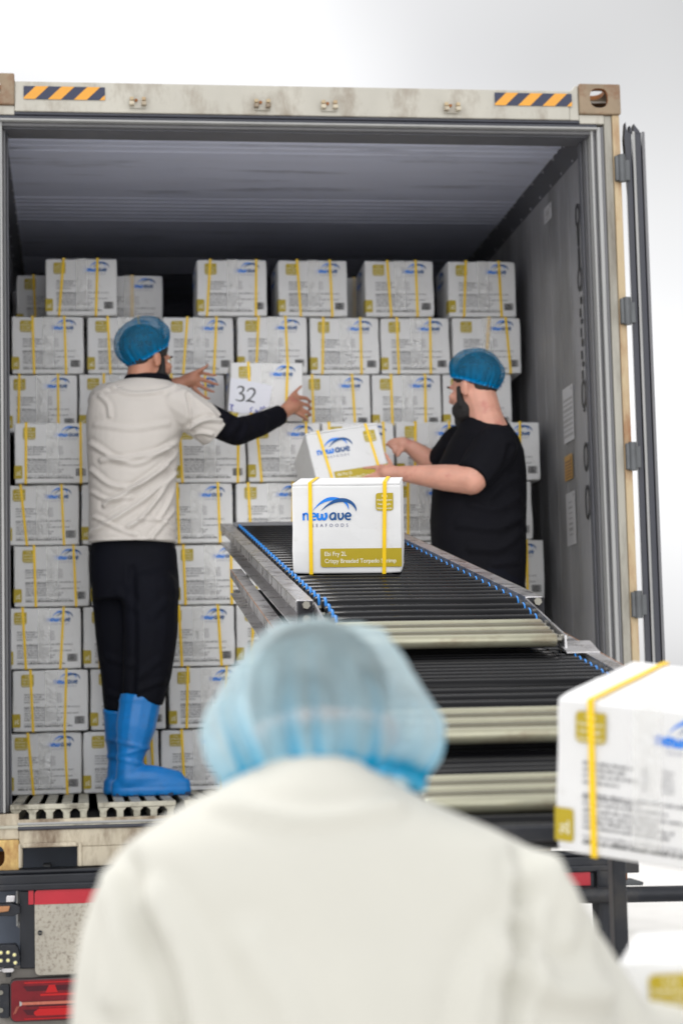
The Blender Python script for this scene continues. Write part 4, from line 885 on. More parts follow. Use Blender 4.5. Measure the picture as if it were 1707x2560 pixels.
carton((0.1215, -4.0604, 1.4613), (rad(11.65), rad(7.46), rad(-38.16)), (.20, .22), (.80, .78), 'large blurred white carton tipping off the conveyor\'s lower end, right foreground')
PG = 'unloaded cartons piled on the pallet'
carton((-0.010, -4.7965, 1.1365), (0, rad(-2.2), rad(-19.5)), (.30, .30), (.75, .75), 'blurred white carton at the lower right, just above the white coat sleeve')
pal = MB()
for k in range(4): carton((-0.010, -4.7965, 0.1265 + k * 0.2525), (0, 0, rad(-19.5)), (.30, .30), (.75, .75), 'white carton in the pile under the lower right one, %s above the pallet' % ('first', 'second', 'third', 'fourth')[k], PG, bare=('tape',))
for k in range(5): pal.box((-0.5 + k * 0.22, -0.4, 0.10), (-0.38 + k * 0.22, 0.4, 0.122), m_wood)
for yy in (-0.4, -0.05, 0.3): pal.box((-0.5, yy, 0.0), (0.5, yy + 0.1, 0.0995), m_wood)
o = pal.build('pallet'); o.location = (0.1, -4.8, 0.002); o.rotation_euler = (0, 0, rad(-19.5)); tag(o, 'wooden pallet under the unloaded cartons', 'pallet')

# ------------------------------------------------------------------ people
def caps_vf(p0, r0, p1, r1, n=14, flat0=False, flat1=False):
    p0, p1 = Vector(p0), Vector(p1); d = (p1 - p0).normalized(); a = d.orthogonal().normalized(); b = d.cross(a); rings = []
    if not flat0:
        for t in (75, 50, 25): rings.append((p0 - d * r0 * math.sin(rad(t)), r0 * math.cos(rad(t))))
    rings.append((p0, r0)); rings.append((p1, r1))
    if not flat1:
        for t in (25, 50, 75): rings.append((p1 + d * r1 * math.sin(rad(t)), r1 * math.cos(rad(t))))
    vs = [];
    for c, r in rings:
        for k in range(n): t = 2 * math.pi * k / n; vs.append(tuple(c + (a * math.cos(t) + b * math.sin(t)) * r))
    m = len(rings); fs = [(i * n + k, i * n + (k + 1) % n, (i + 1) * n + (k + 1) % n, (i + 1) * n + k) for i in range(m - 1) for k in range(n)]
    fs += [tuple(range(n - 1, -1, -1)), tuple(range((m - 1) * n, m * n))]
    return vs, fs
def loft_vf(rings, n=36):
    """rings: (centre, half-width vector, half-depth vector, squareness)"""
    vs = []
    for c, a, b, sq in rings:
        c, a, b = np.array(c, float), np.array(a, float), np.array(b, float)
        for k in range(n):
            t = 2 * math.pi * k / n; x = math.copysign(abs(math.cos(t)) ** (2 / sq), math.cos(t)); y = math.copysign(abs(math.sin(t)) ** (2 / sq), math.sin(t)); vs.append(tuple(c + a * x + b * y))
    m = len(rings); fs = [(i * n + k, i * n + (k + 1) % n, (i + 1) * n + (k + 1) % n, (i + 1) * n + k) for i in range(m - 1) for k in range(n)]
    fs += [tuple(range(n - 1, -1, -1)), tuple(range((m - 1) * n, m * n))]
    return vs, fs
class Blob:
    """solid pieces fused into one continuous skin by voxel remeshing"""
    def __init__(s): s.mb = MB()
    def caps(s, *pr, **k):
        """chain of (point, radius)"""
        for (p0, r0), (p1, r1) in zip(pr[:-1], pr[1:]): s.mb.add(*caps_vf(p0, r0, p1, r1, flat0=k.get('flat0', False) and p0 is pr[0][0], flat1=k.get('flat1', False) and p1 is pr[-1][0]), m_dark)
        return s
    def ell(s, c, r, R=None): s.mb.add(*ell_vf(c, r, R, 20), m_dark); return s
    def loft(s, rings): s.mb.add(*loft_vf(rings), m_dark); return s
    def build(s, name, mat, parent=None, voxel=0.007, smooth=5, disp=None, factor=0.5):
        o = s.mb.build(name + '_raw'); r = o.modifiers.new('r', 'REMESH'); r.mode = 'VOXEL'; r.voxel_size = voxel; r.use_smooth_shade = True
        sm = o.modifiers.new('s', 'SMOOTH'); sm.iterations = smooth; sm.factor = factor
        bpy.context.view_layer.update()
        me = D.meshes.new_from_object(o.evaluated_get(bpy.context.evaluated_depsgraph_get())); old = o.data; D.objects.remove(o); D.meshes.remove(old)
        me.name = name; me.materials.clear(); me.materials.append(mat)
        if disp:
            n = len(me.vertices); V = np.empty(n * 3); me.vertices.foreach_get('co', V); V = V.reshape(-1, 3)
            Nn = np.empty(n * 3); me.vertices.foreach_get('normal', Nn); Nn = Nn.reshape(-1, 3)
            V = V + Nn * disp(V, Nn)[:, None]; me.vertices.foreach_set('co', V.ravel()); me.update()
        me.polygons.foreach_set('use_smooth', [True] * len(me.polygons))
        return link(name, me, parent)
def seg_dist(Q, pts):
    d = np.full(len(Q), 9.0)
    for a, b in zip(pts[:-1], pts[1:]):
        ab = b - a; t = np.clip(((Q - a) @ ab) / (ab @ ab + 1e-12), 0, 1); d = np.minimum(d, np.linalg.norm(Q - (a + t[:, None] * ab), axis=1))
    return d
def folds(lines, y, noise_amp=0.0, nsc=9.0, facing=-1, k=1.0):
    """cloth folds: each line = (pixel polyline, half-width m, height m), cut into the side facing the yard"""
    L3 = [(np.array([P(u, v, y)[[0, 2]] for u, v in catmull(pl, 5)]), w_, a) for pl, w_, a in lines]
    def f(V, Nn):
        o = np.zeros(len(V)); Q = V[:, [0, 2]]; m = np.clip(Nn[:, 1] * facing * 2.0, 0, 1)
        for pl, w_, a in L3: d = seg_dist(Q, pl); o += k * a * (np.exp(-(d / w_) ** 2) - 0.45 * np.exp(-((d - 2.0 * w_) / w_) ** 2)) * m
        if noise_amp: o += noise_amp * np.array([noise.noise(Vector((v[0] * nsc, v[1] * nsc, v[2] * nsc * 0.6))) for v in V])
        return o
    return f
def frame(fwd, up=(0, 0, 1)):
    f = Vector(fwd).normalized(); r = f.cross(Vector(up)).normalized(); u = r.cross(f); return np.array([[r.x, f.x, u.x], [r.y, f.y, u.y], [r.z, f.z, u.z]])
class Head:
    def __init__(s, c, fwd, up=(0, 0, 1), k=1.0): s.c = np.array(c, float); s.R = frame(fwd, up); s.k = k
    def w(s, *p): return tuple(s.c + s.R @ (np.array(p, float) * s.k))
    def ell(s, b, p, r): b.ell(s.w(*p), tuple(np.array(r) * s.k), s.R)
    def shape(s, b, neck=0.056):
        k = s.k
        s.ell(b, (0, -0.012, 0.035), (0.074, 0.094, 0.088)); s.ell(b, (0, 0.026, -0.03), (0.063, 0.068, 0.090)); s.ell(b, (0, 0.050, -0.085), (0.038, 0.040, 0.032))
        for q in (1, -1):
            s.ell(b, (q * 0.040, 0.020, -0.068), (0.026, 0.050, 0.034)); s.ell(b, (q * 0.040, 0.068, -0.018), (0.022, 0.022, 0.018))
            s.ell(b, (q * 0.0765, -0.006, -0.006), (0.009, 0.019, 0.031)); s.ell(b, (q * 0.081, -0.014, 0.004), (0.006, 0.012, 0.022))
        s.ell(b, (0, 0.078, 0.024), (0.050, 0.018, 0.010))
        b.caps((s.w(0, 0.088, 0.012), 0.010 * k), (s.w(0, 0.108, -0.022), 0.013 * k)); s.ell(b, (0, 0.098, -0.026), (0.017, 0.014, 0.010))
        s.ell(b, (0, 0.088, -0.055), (0.024, 0.012, 0.006)); s.ell(b, (0, 0.086, -0.066), (0.022, 0.012, 0.007))
        b.caps((s.w(0, -0.020, -0.03), neck * 1.02 * k), (s.w(0, -0.036, -0.12), neck * k), (s.w(0, -0.046, -0.18), neck * 1.15 * k))
    def details(s, parent):
        for q in (1, -1):
            m = MB(); m.ell(s.w(q * 0.031, 0.079, 0.006), (0.0105 * s.k,) * 3, pm('eye_white', (0.7, 0.68, 0.65), 0.2), n=12); m.ell(s.w(q * 0.031, 0.0862, 0.006), (0.0055 * s.k,) * 3, pm('iris', (0.03, 0.018, 0.01), 0.15), n=10); m.build('eye', parent)
            m = MB(); m.ell(s.w(q * 0.032, 0.089, 0.026), (0.019, 0.006, 0.0045), m_hair, s.R, n=10); m.build('eyebrow', parent)
    def beard(s, parent, mat, long=0.0):
        b = Blob()
        s.ell(b, (0, 0.054, -0.098 - long), (0.046, 0.046, 0.040 + long))
        for q in (1, -1): s.ell(b, (q * 0.047, 0.030, -0.078), (0.024, 0.052, 0.042)); b.caps((s.w(q * 0.069, 0.024, 0.004), 0.010), (s.w(q * 0.066, 0.026, -0.06), 0.016)); b.caps((s.w(q * 0.004, 0.096, -0.044), 0.007), (s.w(q * 0.034, 0.080, -0.060), 0.009))
        return b.build('beard', mat, parent, 0.005, 3)
    def hair(s, parent, mat, low=-0.055, big=1.0):
        b = Blob(); s.ell(b, (0, -0.022, 0.056), (0.092 * big, 0.110 * big, 0.094 * big)); s.ell(b, (0, -0.050, low + 0.052), (0.062, 0.048, 0.036))
        return b.build('hair', mat, parent, 0.006, 3)
def hairnet(H, parent, c, r, tilt, tmax, mat, band, rim=0.86, droop=0.0, seed=1, pleat=0.004, roll=0.0, lump=0.05, nphi=120):
    """elastic-edged gauze cap: dome with gathers running up from the rim"""
    rs = np.random.RandomState(seed); nt_ = 44; ph = rs.rand(6) * 6.28
    ct, st = math.cos(tilt), math.sin(tilt); Rt = np.array([[1, 0, 0], [0, ct, -st], [0, st, ct]]); cr_, sr_ = math.cos(roll), math.sin(roll); Rt = np.array([[cr_, 0, sr_], [0, 1, 0], [-sr_, 0, cr_]]) @ Rt
    vs = []; gather = []; rimv = []
    gl = rs.rand(nphi) ; gl = (gl + np.roll(gl, 1)) / 2
    for i in range(nt_ + 1):
        t = tmax * i / nt_
        for k in range(nphi):
            p = 2 * math.pi * k / nphi; x, y_, z = math.sin(t) * math.cos(p), math.sin(t) * math.sin(p), math.cos(t)
            u = i / nt_; pull = 1 - (1 - rim) * max(0, (u - 0.66) / 0.34) ** 1.5
            nn = noise.noise(Vector((x * 1.7 + seed, y_ * 1.7, z * 1.7))) * lump + noise.noise(Vector((x * 4 + seed, y_ * 4, z * 4))) * lump * 0.4
            g_ = max(0, (u - 0.35) / 0.65); pl = pleat * g_ ** 1.4 * math.sin(p * 29 + 1.5 * math.sin(p * 3 + ph[0])) * (0.4 + gl[k])
            rr = (1 + nn * (1 - max(0, (u - 0.8) / 0.2) * 0.7)) * pull
            v = np.array([x * (r[0] * rr + pl), y_ * (r[1] * rr + pl), z * r[2] * (1 + nn) - (droop * max(0, -y_) * u)])
            vs.append(H.w(*(np.array(c) + Rt @ v)))
            gather.append(0.42 * g_ ** 3.0 * (0.35 + gl[k]) + 0.22 * g_ * max(0, gl[k] - 0.62) * 3 + (0.3 if u > 0.95 else 0))
            if i == nt_: rimv.append(vs[-1])
    fs = [(i * nphi + k, i * nphi + (k + 1) % nphi, (i + 1) * nphi + (k + 1) % nphi, (i + 1) * nphi + k) for i in range(nt_) for k in range(nphi)]
    m = MB(); m.add(vs, fs, mat, True); o = m.build('hairnet', parent)
    a = o.data.attributes.new('gather', 'FLOAT', 'POINT'); a.data.foreach_set('value', gather)
    b = MB()
    for k in range(0, nphi, 2): b.cyl(rimv[k], rimv[(k + 2) % nphi], 0.0040, band, n=6, caps=False)
    e = b.build('elastic_band'); e.parent = o
    return o
def hand(b, wrist, palm, rw, fingers, thumb, fr=0.0088):
    """wrist/palm points, palm half-width, finger joint chains"""
    b.caps((wrist, 0.027), (palm, rw))
    for ch in fingers + [thumb]: b.caps(*[(p, fr * (1.12 - 0.14 * i)) for i, p in enumerate(ch)])
def boot(name, parent, heel, direction, top, rt=0.062):
    """rubber boot: heel point on the floor, foot direction, shaft top centre"""
    d = Vector(direction).normalized(); hz = heel[2]; s_ = Vector((-d.y, d.x, 0)); Hh = Vector(heel)
    up = Vector((0, 0, 1)); ank = Hh + d * 0.062 + up * 0.11; b = Blob()
    b.loft([(Hh + d * (0.145) + up * z, d * (0.150 + e), s_ * (0.048 + e), 2.6) for z, e in ((0.004, 0), (0.045, 0.002), (0.062, -0.004))])
    b.caps((Hh + d * 0.065 + up * 0.065, 0.056), (Hh + d * 0.16 + up * 0.062, 0.050), (Hh + d * 0.235 + up * 0.050, 0.043))
    b.caps((Hh + d * 0.06 + up * 0.06, 0.052), (Hh + d * 0.066 + up * 0.14, 0.050), ((Vector(top) + Hh + d * 0.066 + up * 0.14) / 2, rt * 0.95), (Vector(top), rt), flat1=True)
    def dsp(V, Nn):
        o = np.zeros(len(V))
        for k, z in enumerate((0.135, 0.165, 0.20)):
            q = (V - np.array(Hh)) @ np.array(d); o += 0.004 * np.exp(-((V[:, 2] - hz - z - 0.25 * (q - 0.06) * (1 if k % 2 else -1)) / 0.008) ** 2)
        o += 0.003 * (V[:, 2] - hz < 0.028) - 0.0 ; o += 0.003 * np.exp(-((V[:, 2] - np.array(top)[2] + 0.012) / 0.010) ** 2)
        return o
    o = b.build(name, m_boot, parent, 0.006, 4, dsp)
    m = MB()
    for k in range(9):
        c = Hh + d * (0.012 + k * 0.033); hw = 0.047 if 1 < k < 7 else 0.036
        m.add([tuple(c + s_ * q * hw + d * e + up * z) for z in (-0.001, 0.012) for q, e in ((-1, 0), (1, 0), (1, 0.02), (-1, 0.02))], [(0, 1, 2, 3), (4, 5, 6, 7), (0, 1, 5, 4), (1, 2, 6, 5), (2, 3, 7, 6), (3, 0, 4, 7)], m_sole)
    t = m.build('tread'); t.parent = o
    return o
def ring(ul, ur, v, y, depth, sq=2.3, tw=0.0):
    a, b = P(ul, v, y), P(ur, v, y); c = (a + b) / 2; h = np.linalg.norm(b - a) / 2
    return (c, (h * math.cos(tw), -h * math.sin(tw), (b - a)[2] / 2), (depth * math.sin(tw), depth * math.cos(tw), 0), sq)

# ---- man in the white T-shirt, back to us, reaching right
def man_left():
    y = 0.66; b = Blob()
    H = Head(P(369, 903, 0.68), (0.82, 0.57, -0.06)); H.shape(b, 0.058)
    nk = H.w(0, -0.046, -0.16)
    b.loft([ring(275, 395, 1420, y + .02, 0.07), ring(255, 410, 1250, y, 0.09), ring(255, 420, 1080, y, 0.10), ring(285, 430, 1000, y, 0.08), ring(325, 410, 962, y, 0.05)])
    shR = P(455, 1008, 0.60); elR = P(592, 1080, 0.66); wrR = P(702, 1036, 0.86)
    b.caps((shR, 0.060), (elR, 0.044), (wrR, 0.032))
    Q = lambda u, v, yy: P(u, v, yy)
    hand(b, wrR, Q(733, 1012, 0.90), 0.032, [[Q(742, 992, .915), Q(766, 996, .955), Q(776, 1004, .985), Q(770, 1010, 1.0)], [Q(746, 1006, .905), Q(770, 1013, .945), Q(778, 1022, .975), Q(770, 1026, .99)], [Q(746, 1020, .905), Q(768, 1030, .935), Q(776, 1038, .965), Q(768, 1040, .98)], [Q(742, 1032, .905), Q(760, 1043, .93), Q(768, 1050, .955), Q(760, 1051, .965)]],
         [Q(722, 1000, .89), Q(732, 985, .905), Q(745, 973, .92), Q(752, 966, .93)])
    shL = P(268, 1000, 0.78); elL = P(372, 985, 0.98); wrL = P(450, 960, 0.96)
    b.caps((shL, 0.058), (elL, 0.044), (wrL, 0.031))
    hand(b, wrL, Q(480, 948, 0.955), 0.031, [[Q(492, 930, .96), Q(514, 934, .975), Q(530, 938, .985), Q(540, 938, .99)], [Q(496, 945, .955), Q(520, 954, .965), Q(538, 960, .98), Q(546, 962, .99)], [Q(494, 960, .955), Q(514, 972, .965), Q(528, 978, .98), Q(536, 980, .99)], [Q(486, 972, .955), Q(504, 988, .96), Q(516, 994, .97), Q(524, 996, .98)]],
         [Q(480, 935, .945), Q(500, 926, .95), Q(514, 918, .955), Q(521, 911, .96)])
    hips = [P(300, 1420, 0.70), P(385, 1420, 0.64)]
    for hp, kn, an in ((hips[0], P(300, 1620, 0.75), P(299, 1790, 0.77)), (hips[1], P(366, 1620, 0.61), P(352, 1765, 0.615))): b.caps((hp, 0.065), (kn, 0.048), (an, 0.036))
    body = b.build('person', m_skin1, None, 0.0062, 3)
    tag(body, 'man in white T-shirt over black sleeves, blue boots and hairnet, stacking cartons', 'person')
    H.details(body); H.hair(body, m_hair, big=0.96); H.beard(body, m_beard, 0.012)
    hairnet(H, body, (0, -0.024, 0.066), (0.108, 0.128, 0.108), rad(30), rad(112), m_net, m_net_band, rim=0.80, droop=0.012, seed=3)
    # black long-sleeved undershirt: sleeves + collar
    s = Blob(); s.caps((shR, 0.058), (P(560, 1066, .635), 0.060), (elR, 0.056), (P(650, 1060, .765), 0.050), (P(700, 1037, .855), 0.042), flat1=True)
    s.caps((shL, 0.06), (elL, 0.052), (P(436, 964, 0.965), 0.037), flat1=True)
    s.loft([ring(300, 432, 966, y, 0.080, 2.0), ring(309, 424, 950, y, 0.070, 2.0), ring(314, 421, 937, y + .005, 0.064, 2.0)])
    s.build('undershirt', m_sleeve, body, 0.007, 4, folds([([(560, 1110), (590, 1070), (600, 1045)], .012, .006), ([(600, 1105), (615, 1075), (612, 1050)], .012, .005), ([(545, 1100), (565, 1060)], .010, .004), ([(660, 1080), (665, 1040)], .010, .004)], 0.7, 0.002, 18))
    t = Blob()
    t.loft([ring(221, 441, 1358, y, 0.142, 2.4), ring(221, 440, 1300, y, 0.140, 2.4), ring(220, 441, 1200, y, 0.138, 2.4), ring(218, 448, 1110, y, 0.140, 2.4), ring(216, 470, 1040, y, 0.136, 2.4), ring(224, 478, 994, y, 0.120, 2.3), ring(250, 462, 968, y, 0.094, 2.2), ring(296, 428, 954, y, 0.076, 2.1), ring(306, 424, 951, y, 0.070, 2.0)])
    t.caps((P(440, 1010, 0.61), 0.084), (P(500, 1046, 0.61), 0.080), (P(540, 1080, 0.63), 0.074), flat1=True)
    t.caps((P(268, 1005, 0.76), 0.080), (P(305, 1000, 0.86), 0.076), flat1=True)
    W_ = lambda *p: list(p)
    fl_ = folds([(W_((462, 1105), (410, 1165), (330, 1225), (262, 1262)), 0.0086, .009), (W_((458, 1130), (415, 1215), (360, 1290), (320, 1320)), 0.0086, .008), (W_((452, 1160), (425, 1250), (400, 1300)), 0.0070, .006), (W_((466, 1090), (400, 1130), (320, 1150), (255, 1150)), 0.0094, .007),
                 (W_((226, 1105), (290, 1150), (350, 1160), (420, 1120)), 0.0086, .006), (W_((226, 1170), (280, 1215), (350, 1215), (420, 1165)), 0.0078, .006), (W_((226, 1225), (270, 1250), (330, 1245)), 0.0070, .005), (W_((226, 1330), (300, 1290), (380, 1235), (436, 1180)), 0.0086, .007), (W_((436, 1270), (400, 1320), (380, 1345)), 0.0078, .006), (W_((436, 1320), (400, 1300), (350, 1300)), 0.0070, .004), (W_((235, 1290), (290, 1320), (340, 1340)), 0.0070, .005),
                 (W_((285, 968), (330, 985), (400, 978), (440, 962)), 0.0078, .005), (W_((250, 985), (270, 1010), (275, 1040)), 0.0078, .005), (W_((240, 975), (290, 965)), 0.0062, .004), (W_((470, 1072), (510, 1052), (552, 1050)), 0.0078, .008), (W_((468, 1088), (500, 1080), (530, 1085)), 0.0070, .006), (W_((468, 985), (476, 1040), (466, 1090)), 0.0062, -.006), (W_((455, 975), (500, 1005), (540, 1040)), 0.0078, .004), (W_((240, 1060), (330, 1075), (420, 1060)), 0.0094, .003), (W_((222, 1352), (330, 1350), (440, 1346)), 0.0055, .003)], 0.55, 0.0045, 7, k=1.55)
    t.build('t_shirt', m_tee_w, body, 0.0058, 3, fl_)
    q = Blob()
    q.loft([ring(232, 432, 1340, y + .02, 0.125, 2.3), ring(226, 443, 1380, y + .02, 0.135, 2.3), ring(226, 448, 1440, y + .02, 0.13, 2.3), ring(232, 450, 1500, y + .02, 0.12, 2.3)])
    q.caps((P(294, 1480, .74), 0.104), (P(298, 1580, .75), 0.096), (P(303, 1680, .76), 0.082), (P(300, 1775, .77), 0.062), flat1=True)
    q.caps((P(376, 1480, .62), 0.114), (P(376, 1580, .61), 0.108), (P(368, 1680, .61), 0.096), (P(356, 1756, .615), 0.080), flat1=True)
    q.build('trousers', m_trouser, body, 0.008, 4, folds([([(332, 1420), (335, 1600), (330, 1740)], .012, -.008), ([(300, 1480), (340, 1520)], .014, .006), ([(420, 1500), (380, 1540)], .014, .005), ([(270, 1640), (330, 1660)], .012, .005), ([(400, 1650), (350, 1690)], .012, .005), ([(410, 1700), (350, 1725)], .010, .006), ([(270, 1730), (310, 1745)], .010, .005)], 0.5, 0.004, 7))
    boot('boot', body, tuple(np.array(P(284, 1986, 0.60)) * (1, 1, 0) + np.array((0, 0, ZF + 0.001))), (1, -0.06, 0), P(353, 1742, 0.615), 0.081)
    boot('boot', body, tuple(np.array(P(272, 1976, 0.80)) * (1, 1, 0) + np.array((-0.01, 0, ZF + 0.001))), (0.75, 0.35, 0), P(299, 1770, 0.77), 0.064)
man_left()

# ---- man in black T-shirt, facing left, holding the tilted carton
def man_right():
    y = 0.50; b = Blob(); Q = P
    H = Head(P(1184, 974, 0.50), (-0.70, 0.70, -0.12), k=1.03); H.shape(b, 0.066)
    b.loft([ring(1130, 1280, 1600, y, 0.10), ring(1110, 1285, 1330, y, 0.13), ring(1130, 1280, 1150, y, 0.12), ring(1165, 1262, 1085, y, 0.08), ring(1175, 1240, 1050, y, 0.055)])
    sh = P(1240, 1115, 0.37); el = P(1178, 1200, 0.28); wr = P(1005, 1184, 0.42)
    b.caps((sh, 0.062), (P(1205, 1160, .31), 0.058)); b.caps((P(1205, 1160, .31), 0.058), (el, 0.058)); b.caps((el, 0.057), (P(1110, 1194, 0.33), 0.052), (P(1050, 1188, .38), 0.040), (wr, 0.031))
    hand(b, wr, Q(968, 1182, 0.455), 0.033, [[Q(958, 1166, .46), Q(940, 1168, .475), Q(922, 1169, .49), Q(908, 1170, .50)], [Q(954, 1180, .455), Q(936, 1186, .47), Q(920, 1190, .48), Q(907, 1194, .49)], [Q(956, 1193, .455), Q(940, 1200, .465), Q(926, 1204, .475), Q(914, 1208, .485)], [Q(964, 1203, .455), Q(950, 1212, .46), Q(940, 1216, .465), Q(930, 1219, .475)]],
         [Q(980, 1168, .455), Q(974, 1154, .465), Q(968, 1143, .475), Q(963, 1133, .485)], 0.0092)
    shf = P(1150, 1110, 0.70); elf = P(1090, 1165, 0.80); wrf = P(1028, 1118, 0.78)
    b.caps((shf, 0.062), (elf, 0.055), (wrf, 0.032))
    hand(b, wrf, Q(1006, 1110, 0.78), 0.031, [[Q(1000, 1098, .78), Q(984, 1100, .785), Q(974, 1104, .785), Q(966, 1112, .785)], [Q(996, 1106, .775), Q(982, 1110, .775), Q(975, 1116, .775), Q(980, 1121, .775)], [Q(998, 1116, .775), Q(986, 1122, .77), Q(984, 1130, .77), Q(992, 1131, .77)], [Q(1002, 1124, .775), Q(992, 1132, .77), Q(990, 1139, .77), Q(998, 1139, .77)]],
         [Q(1008, 1122, .765), Q(1000, 1130, .755), Q(995, 1136, .75), Q(992, 1141, .75)], 0.009)
    fl0 = ZF
    for hp, u in ((P(1160, 1500, 0.55), 0.62), (P(1250, 1500, 0.42), 0.40)): b.caps((hp, 0.055), (hp + np.array((-0.02, 0, -0.40)), 0.038), (np.array((hp[0] - 0.01, hp[1], fl0 + 0.30)), 0.036))
    body = b.build('person', m_skin2, None, 0.0065, 3)
    tag(body, 'bearded man in black T-shirt and blue hairnet, holding the tilted carton', 'person')
    H.details(body); H.hair(body, m_hair, big=0.91); H.beard(body, m_beard, 0.010)
    hairnet(H, body, (0, -0.020, 0.060), (0.102, 0.116, 0.098), rad(22), rad(108), m_net, m_net_band, rim=0.86, droop=0.012, seed=8)
    t = Blob()
    t.loft([ring(1100, 1308, 1470, y, 0.155, 2.3), ring(1082, 1312, 1380, y, 0.175, 2.3), ring(1077, 1312, 1300, y, 0.185, 2.3), ring(1080, 1312, 1240, y, 0.185, 2.3), ring(1086, 1310, 1180, y, 0.18, 2.3), ring(1112, 1304, 1130, y, 0.175, 2.3), ring(1128, 1292, 1095, y, 0.155, 2.2), ring(1146, 1272, 1065, y, 0.11, 2.1), ring(1163, 1254, 1040, y, 0.083, 2.0), ring(1170, 1246, 1026, y, 0.078, 2.0)])
    t.caps((P(1238, 1118, 0.37), 0.090), (P(1206, 1162, .315), 0.083), (P(1180, 1196, .285), 0.077), flat1=True)
    t.caps((P(1150, 1115, 0.68), 0.086), (P(1110, 1160, 0.77), 0.076), flat1=True)
    t.build('t_shirt', m_tee_b, body, 0.008, 3, folds([([(1300, 1240), (1240, 1270), (1180, 1260)], .014, .008), ([(1305, 1290), (1240, 1320), (1150, 1310)], .014, .008), ([(1305, 1330), (1250, 1370), (1180, 1370)], .014, .008), ([(1270, 1120), (1255, 1170), (1215, 1225)], .012, -.010), ([(1300, 1190), (1260, 1210), (1220, 1250)], .012, .007), ([(1140, 1090), (1120, 1140), (1090, 1180)], .014, .006), ([(1300, 1400), (1240, 1410)], .012, .007)], 0.32, 0.005, 7))
    q = Blob()
    q.loft([ring(1105, 1300, 1420, y, 0.16, 2.3), ring(1098, 1312, 1480, y, 0.165, 2.3), ring(1110, 1305, 1560, y, 0.15, 2.3)])
    for hp in (P(1160, 1530, 0.56), P(1250, 1530, 0.42)): q.caps((hp, 0.10), (hp + np.array((-0.02, 0, -0.35)), 0.082), (np.array((hp[0] - 0.01, hp[1], fl0 + 0.28)), 0.068), flat1=True)
    q.build('trousers', m_trouser, body, 0.009, 4)
    for hp in (P(1160, 1530, 0.56), P(1250, 1530, 0.42)): boot('boot', body, (hp[0] + 0.05, hp[1], fl0 + 0.001), (-1, 0.2, 0), (hp[0] - 0.01, hp[1], fl0 + 0.32), 0.070)
man_right()

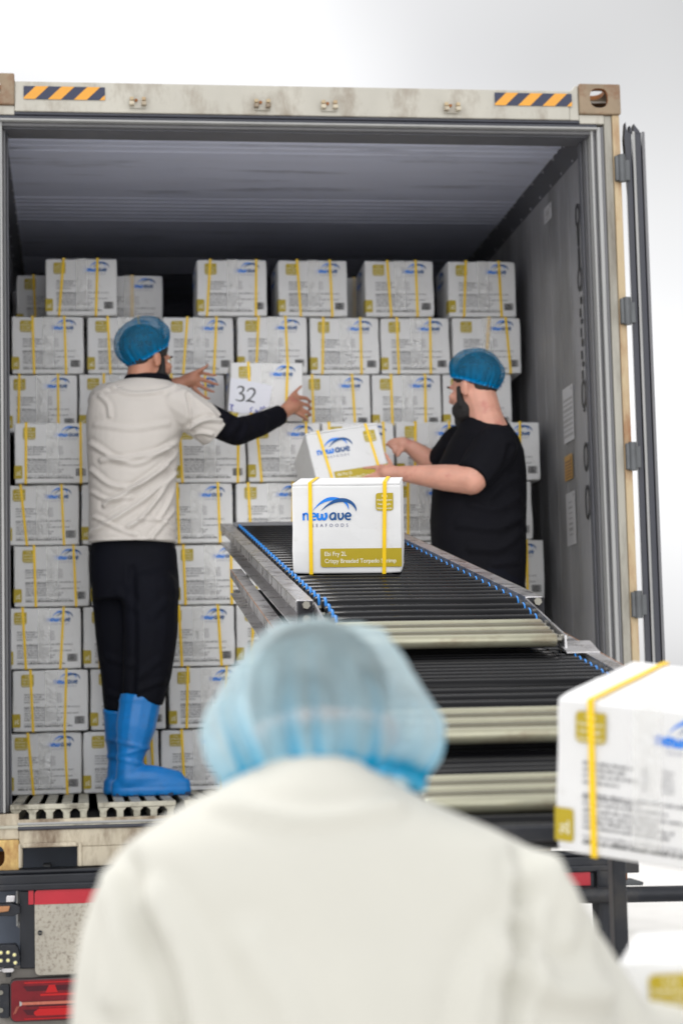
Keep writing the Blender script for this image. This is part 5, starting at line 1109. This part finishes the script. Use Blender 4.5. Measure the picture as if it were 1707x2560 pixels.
# ---- the near worker seen from behind
def man_front():
    b = Blob(); yb = -5.02
    H = Head(P(812, 1880, -4.96), (0.22, 0.90, -0.30), (0, 0.3, 1), k=1.03); H.shape(b, 0.050)
    b.loft([ring(560, 1050, 2900, yb, 0.07), ring(480, 1130, 2350, yb, 0.06), ring(600, 1000, 2150, yb + .03, 0.05), ring(700, 870, 2020, yb + .05, 0.035)])
    ft = [np.array((-0.68, -5.0, 0.0)), np.array((-0.42, -5.04, 0.0))]
    for f_ in ft: b.caps((f_ + (0, 0, 0.95), 0.08), (f_ + (0, 0, 0.5), 0.055), (f_ + (0, 0, 0.1), 0.038))
    shl, ell_, wrl = P(352, 2310, yb), np.array((-0.80, -4.90, 1.20)), np.array((-0.66, -4.66, 1.14))
    shr, elr, wrr = P(1362, 2330, yb), P(1540, 2600, -4.99), P(1800, 2620, -4.90)
    b.caps((shl, 0.035), (ell_, 0.034), (wrl, 0.030)); b.caps((shr + np.array((-0.02, 0.03, -0.01)), 0.028), (elr, 0.028), (wrr, 0.026))
    for w0, dv in ((wrl, Vector((0.35, 0.9, -0.1))), (wrr, Vector((0.90, 0.35, 0.05)))):
        f = np.array(dv.normalized()); sd_ = np.array((-f[1], f[0], 0)); up = np.array((0, 0, 1.0)); p_ = w0 + f * 0.055
        hand(b, w0, p_, 0.032, [[p_ + f * 0.025 + sd_ * (i - 1.5) * 0.018, p_ + f * (0.06 - abs(i - 1) * 0.004) + sd_ * (i - 1.5) * 0.020 - up * 0.006, p_ + f * (0.083 - abs(i - 1) * 0.007) + sd_ * (i - 1.5) * 0.020 - up * 0.02, p_ + f * (0.095 - abs(i - 1) * 0.009) + sd_ * (i - 1.5) * 0.019 - up * 0.032] for i in range(4)], [w0 + f * 0.025 + sd_ * 0.018, p_ + sd_ * 0.040 - up * 0.004, p_ + f * 0.025 + sd_ * 0.050 - up * 0.010, p_ + f * 0.042 + sd_ * 0.052 - up * 0.016])
    body = b.build('person', m_skin2, None, 0.008, 3)
    tag(body, 'blurred worker in off-white coat and pale blue hairnet, back to us in the foreground', 'person')
    H.details(body); H.hair(body, m_hair_g, big=0.85)
    hairnet(H, body, (0, -0.010, 0.012), (0.129, 0.130, 0.126), rad(2), rad(119), m_net_f, m_net_fband, rim=0.86, droop=0.0, seed=12, pleat=0.007, lump=0.15)
    c = Blob()
    R_ = [(1500, 280, 3600, .02, .20), (1530, 176, 2620, 0, .16), (1535, 178, 2500, -.005, .155), (1520, 186, 2420, -.01, .15), (1490, 200, 2330, -.012, .142), (1445, 226, 2240, -.015, .135), (1385, 262, 2168, -.018, .128), (1310, 312, 2108, -.02, .12), (1205, 385, 2058, -.02, .112), (1090, 462, 2012, -.02, .104), (1010, 545, 1972, -.015, .098), (950, 606, 1935, -.01, .092), (910, 652, 1905, -.005, .088), (885, 680, 1888, 0, .084)]
    rings = []
    for ur, ul, v, dy, dp in R_:
        a_, b_ = P(ul, v, yb + dy), P(ur, v, yb + dy); cc = (a_ + b_) / 2; h_ = (b_ - a_) / 2; rings.append((cc, h_, (0.0, dp, 0.0), 2.2))
    rings[0] = (rings[0][0] * (1, 1, 0) + np.array((0, 0, 0.75)), rings[0][1] * 0.85, (0, .19, 0), 2.2)
    c.loft(rings)
    c.caps((shr, 0.050), (elr, 0.050), (wrr, 0.038), flat1=True); c.caps((shl, 0.05), (ell_, 0.054), (wrl, 0.046), flat1=True)
    c.build('coat', m_coat, body, 0.009, 5, folds([([(1330, 2100), (1325, 2200), (1290, 2380), (1255, 2600)], .009, -.010), ([(300, 2130), (330, 2250), (400, 2400), (440, 2600)], .011, -.007), ([(545, 2010), (770, 2045), (990, 2010)], .008, .004), ([(1340, 2180), (1420, 2260), (1490, 2330)], .014, .009), ([(1330, 2280), (1400, 2360), (1490, 2400)], .014, .008), ([(1300, 2400), (1380, 2460), (1520, 2480)], .016, .009), ([(1350, 2130), (1400, 2230), (1420, 2330)], .012, .006), ([(280, 2200), (300, 2330), (290, 2500)], .013, .007), ([(380, 2250), (470, 2400), (520, 2600)], .015, .006), ([(1240, 2350), (1180, 2450), (1150, 2600)], .015, .005), ([(620, 2350), (700, 2480), (740, 2600)], .016, .004)], yb - .1, 0.0045, 6, k=1.7))
    q = Blob()
    for f_ in ft: q.caps((f_ + (0, 0, 0.95), 0.11), (f_ + (0, 0, 0.5), 0.085), (f_ + (0, 0, 0.28), 0.075), flat1=True)
    q.build('trousers', m_trouser, body, 0.012, 4)
    for f_ in ft: boot('boot', body, (f_[0], f_[1] - 0.06, 0.002), (0, 1, 0), (f_[0], f_[1], 0.33), 0.072)
man_front()
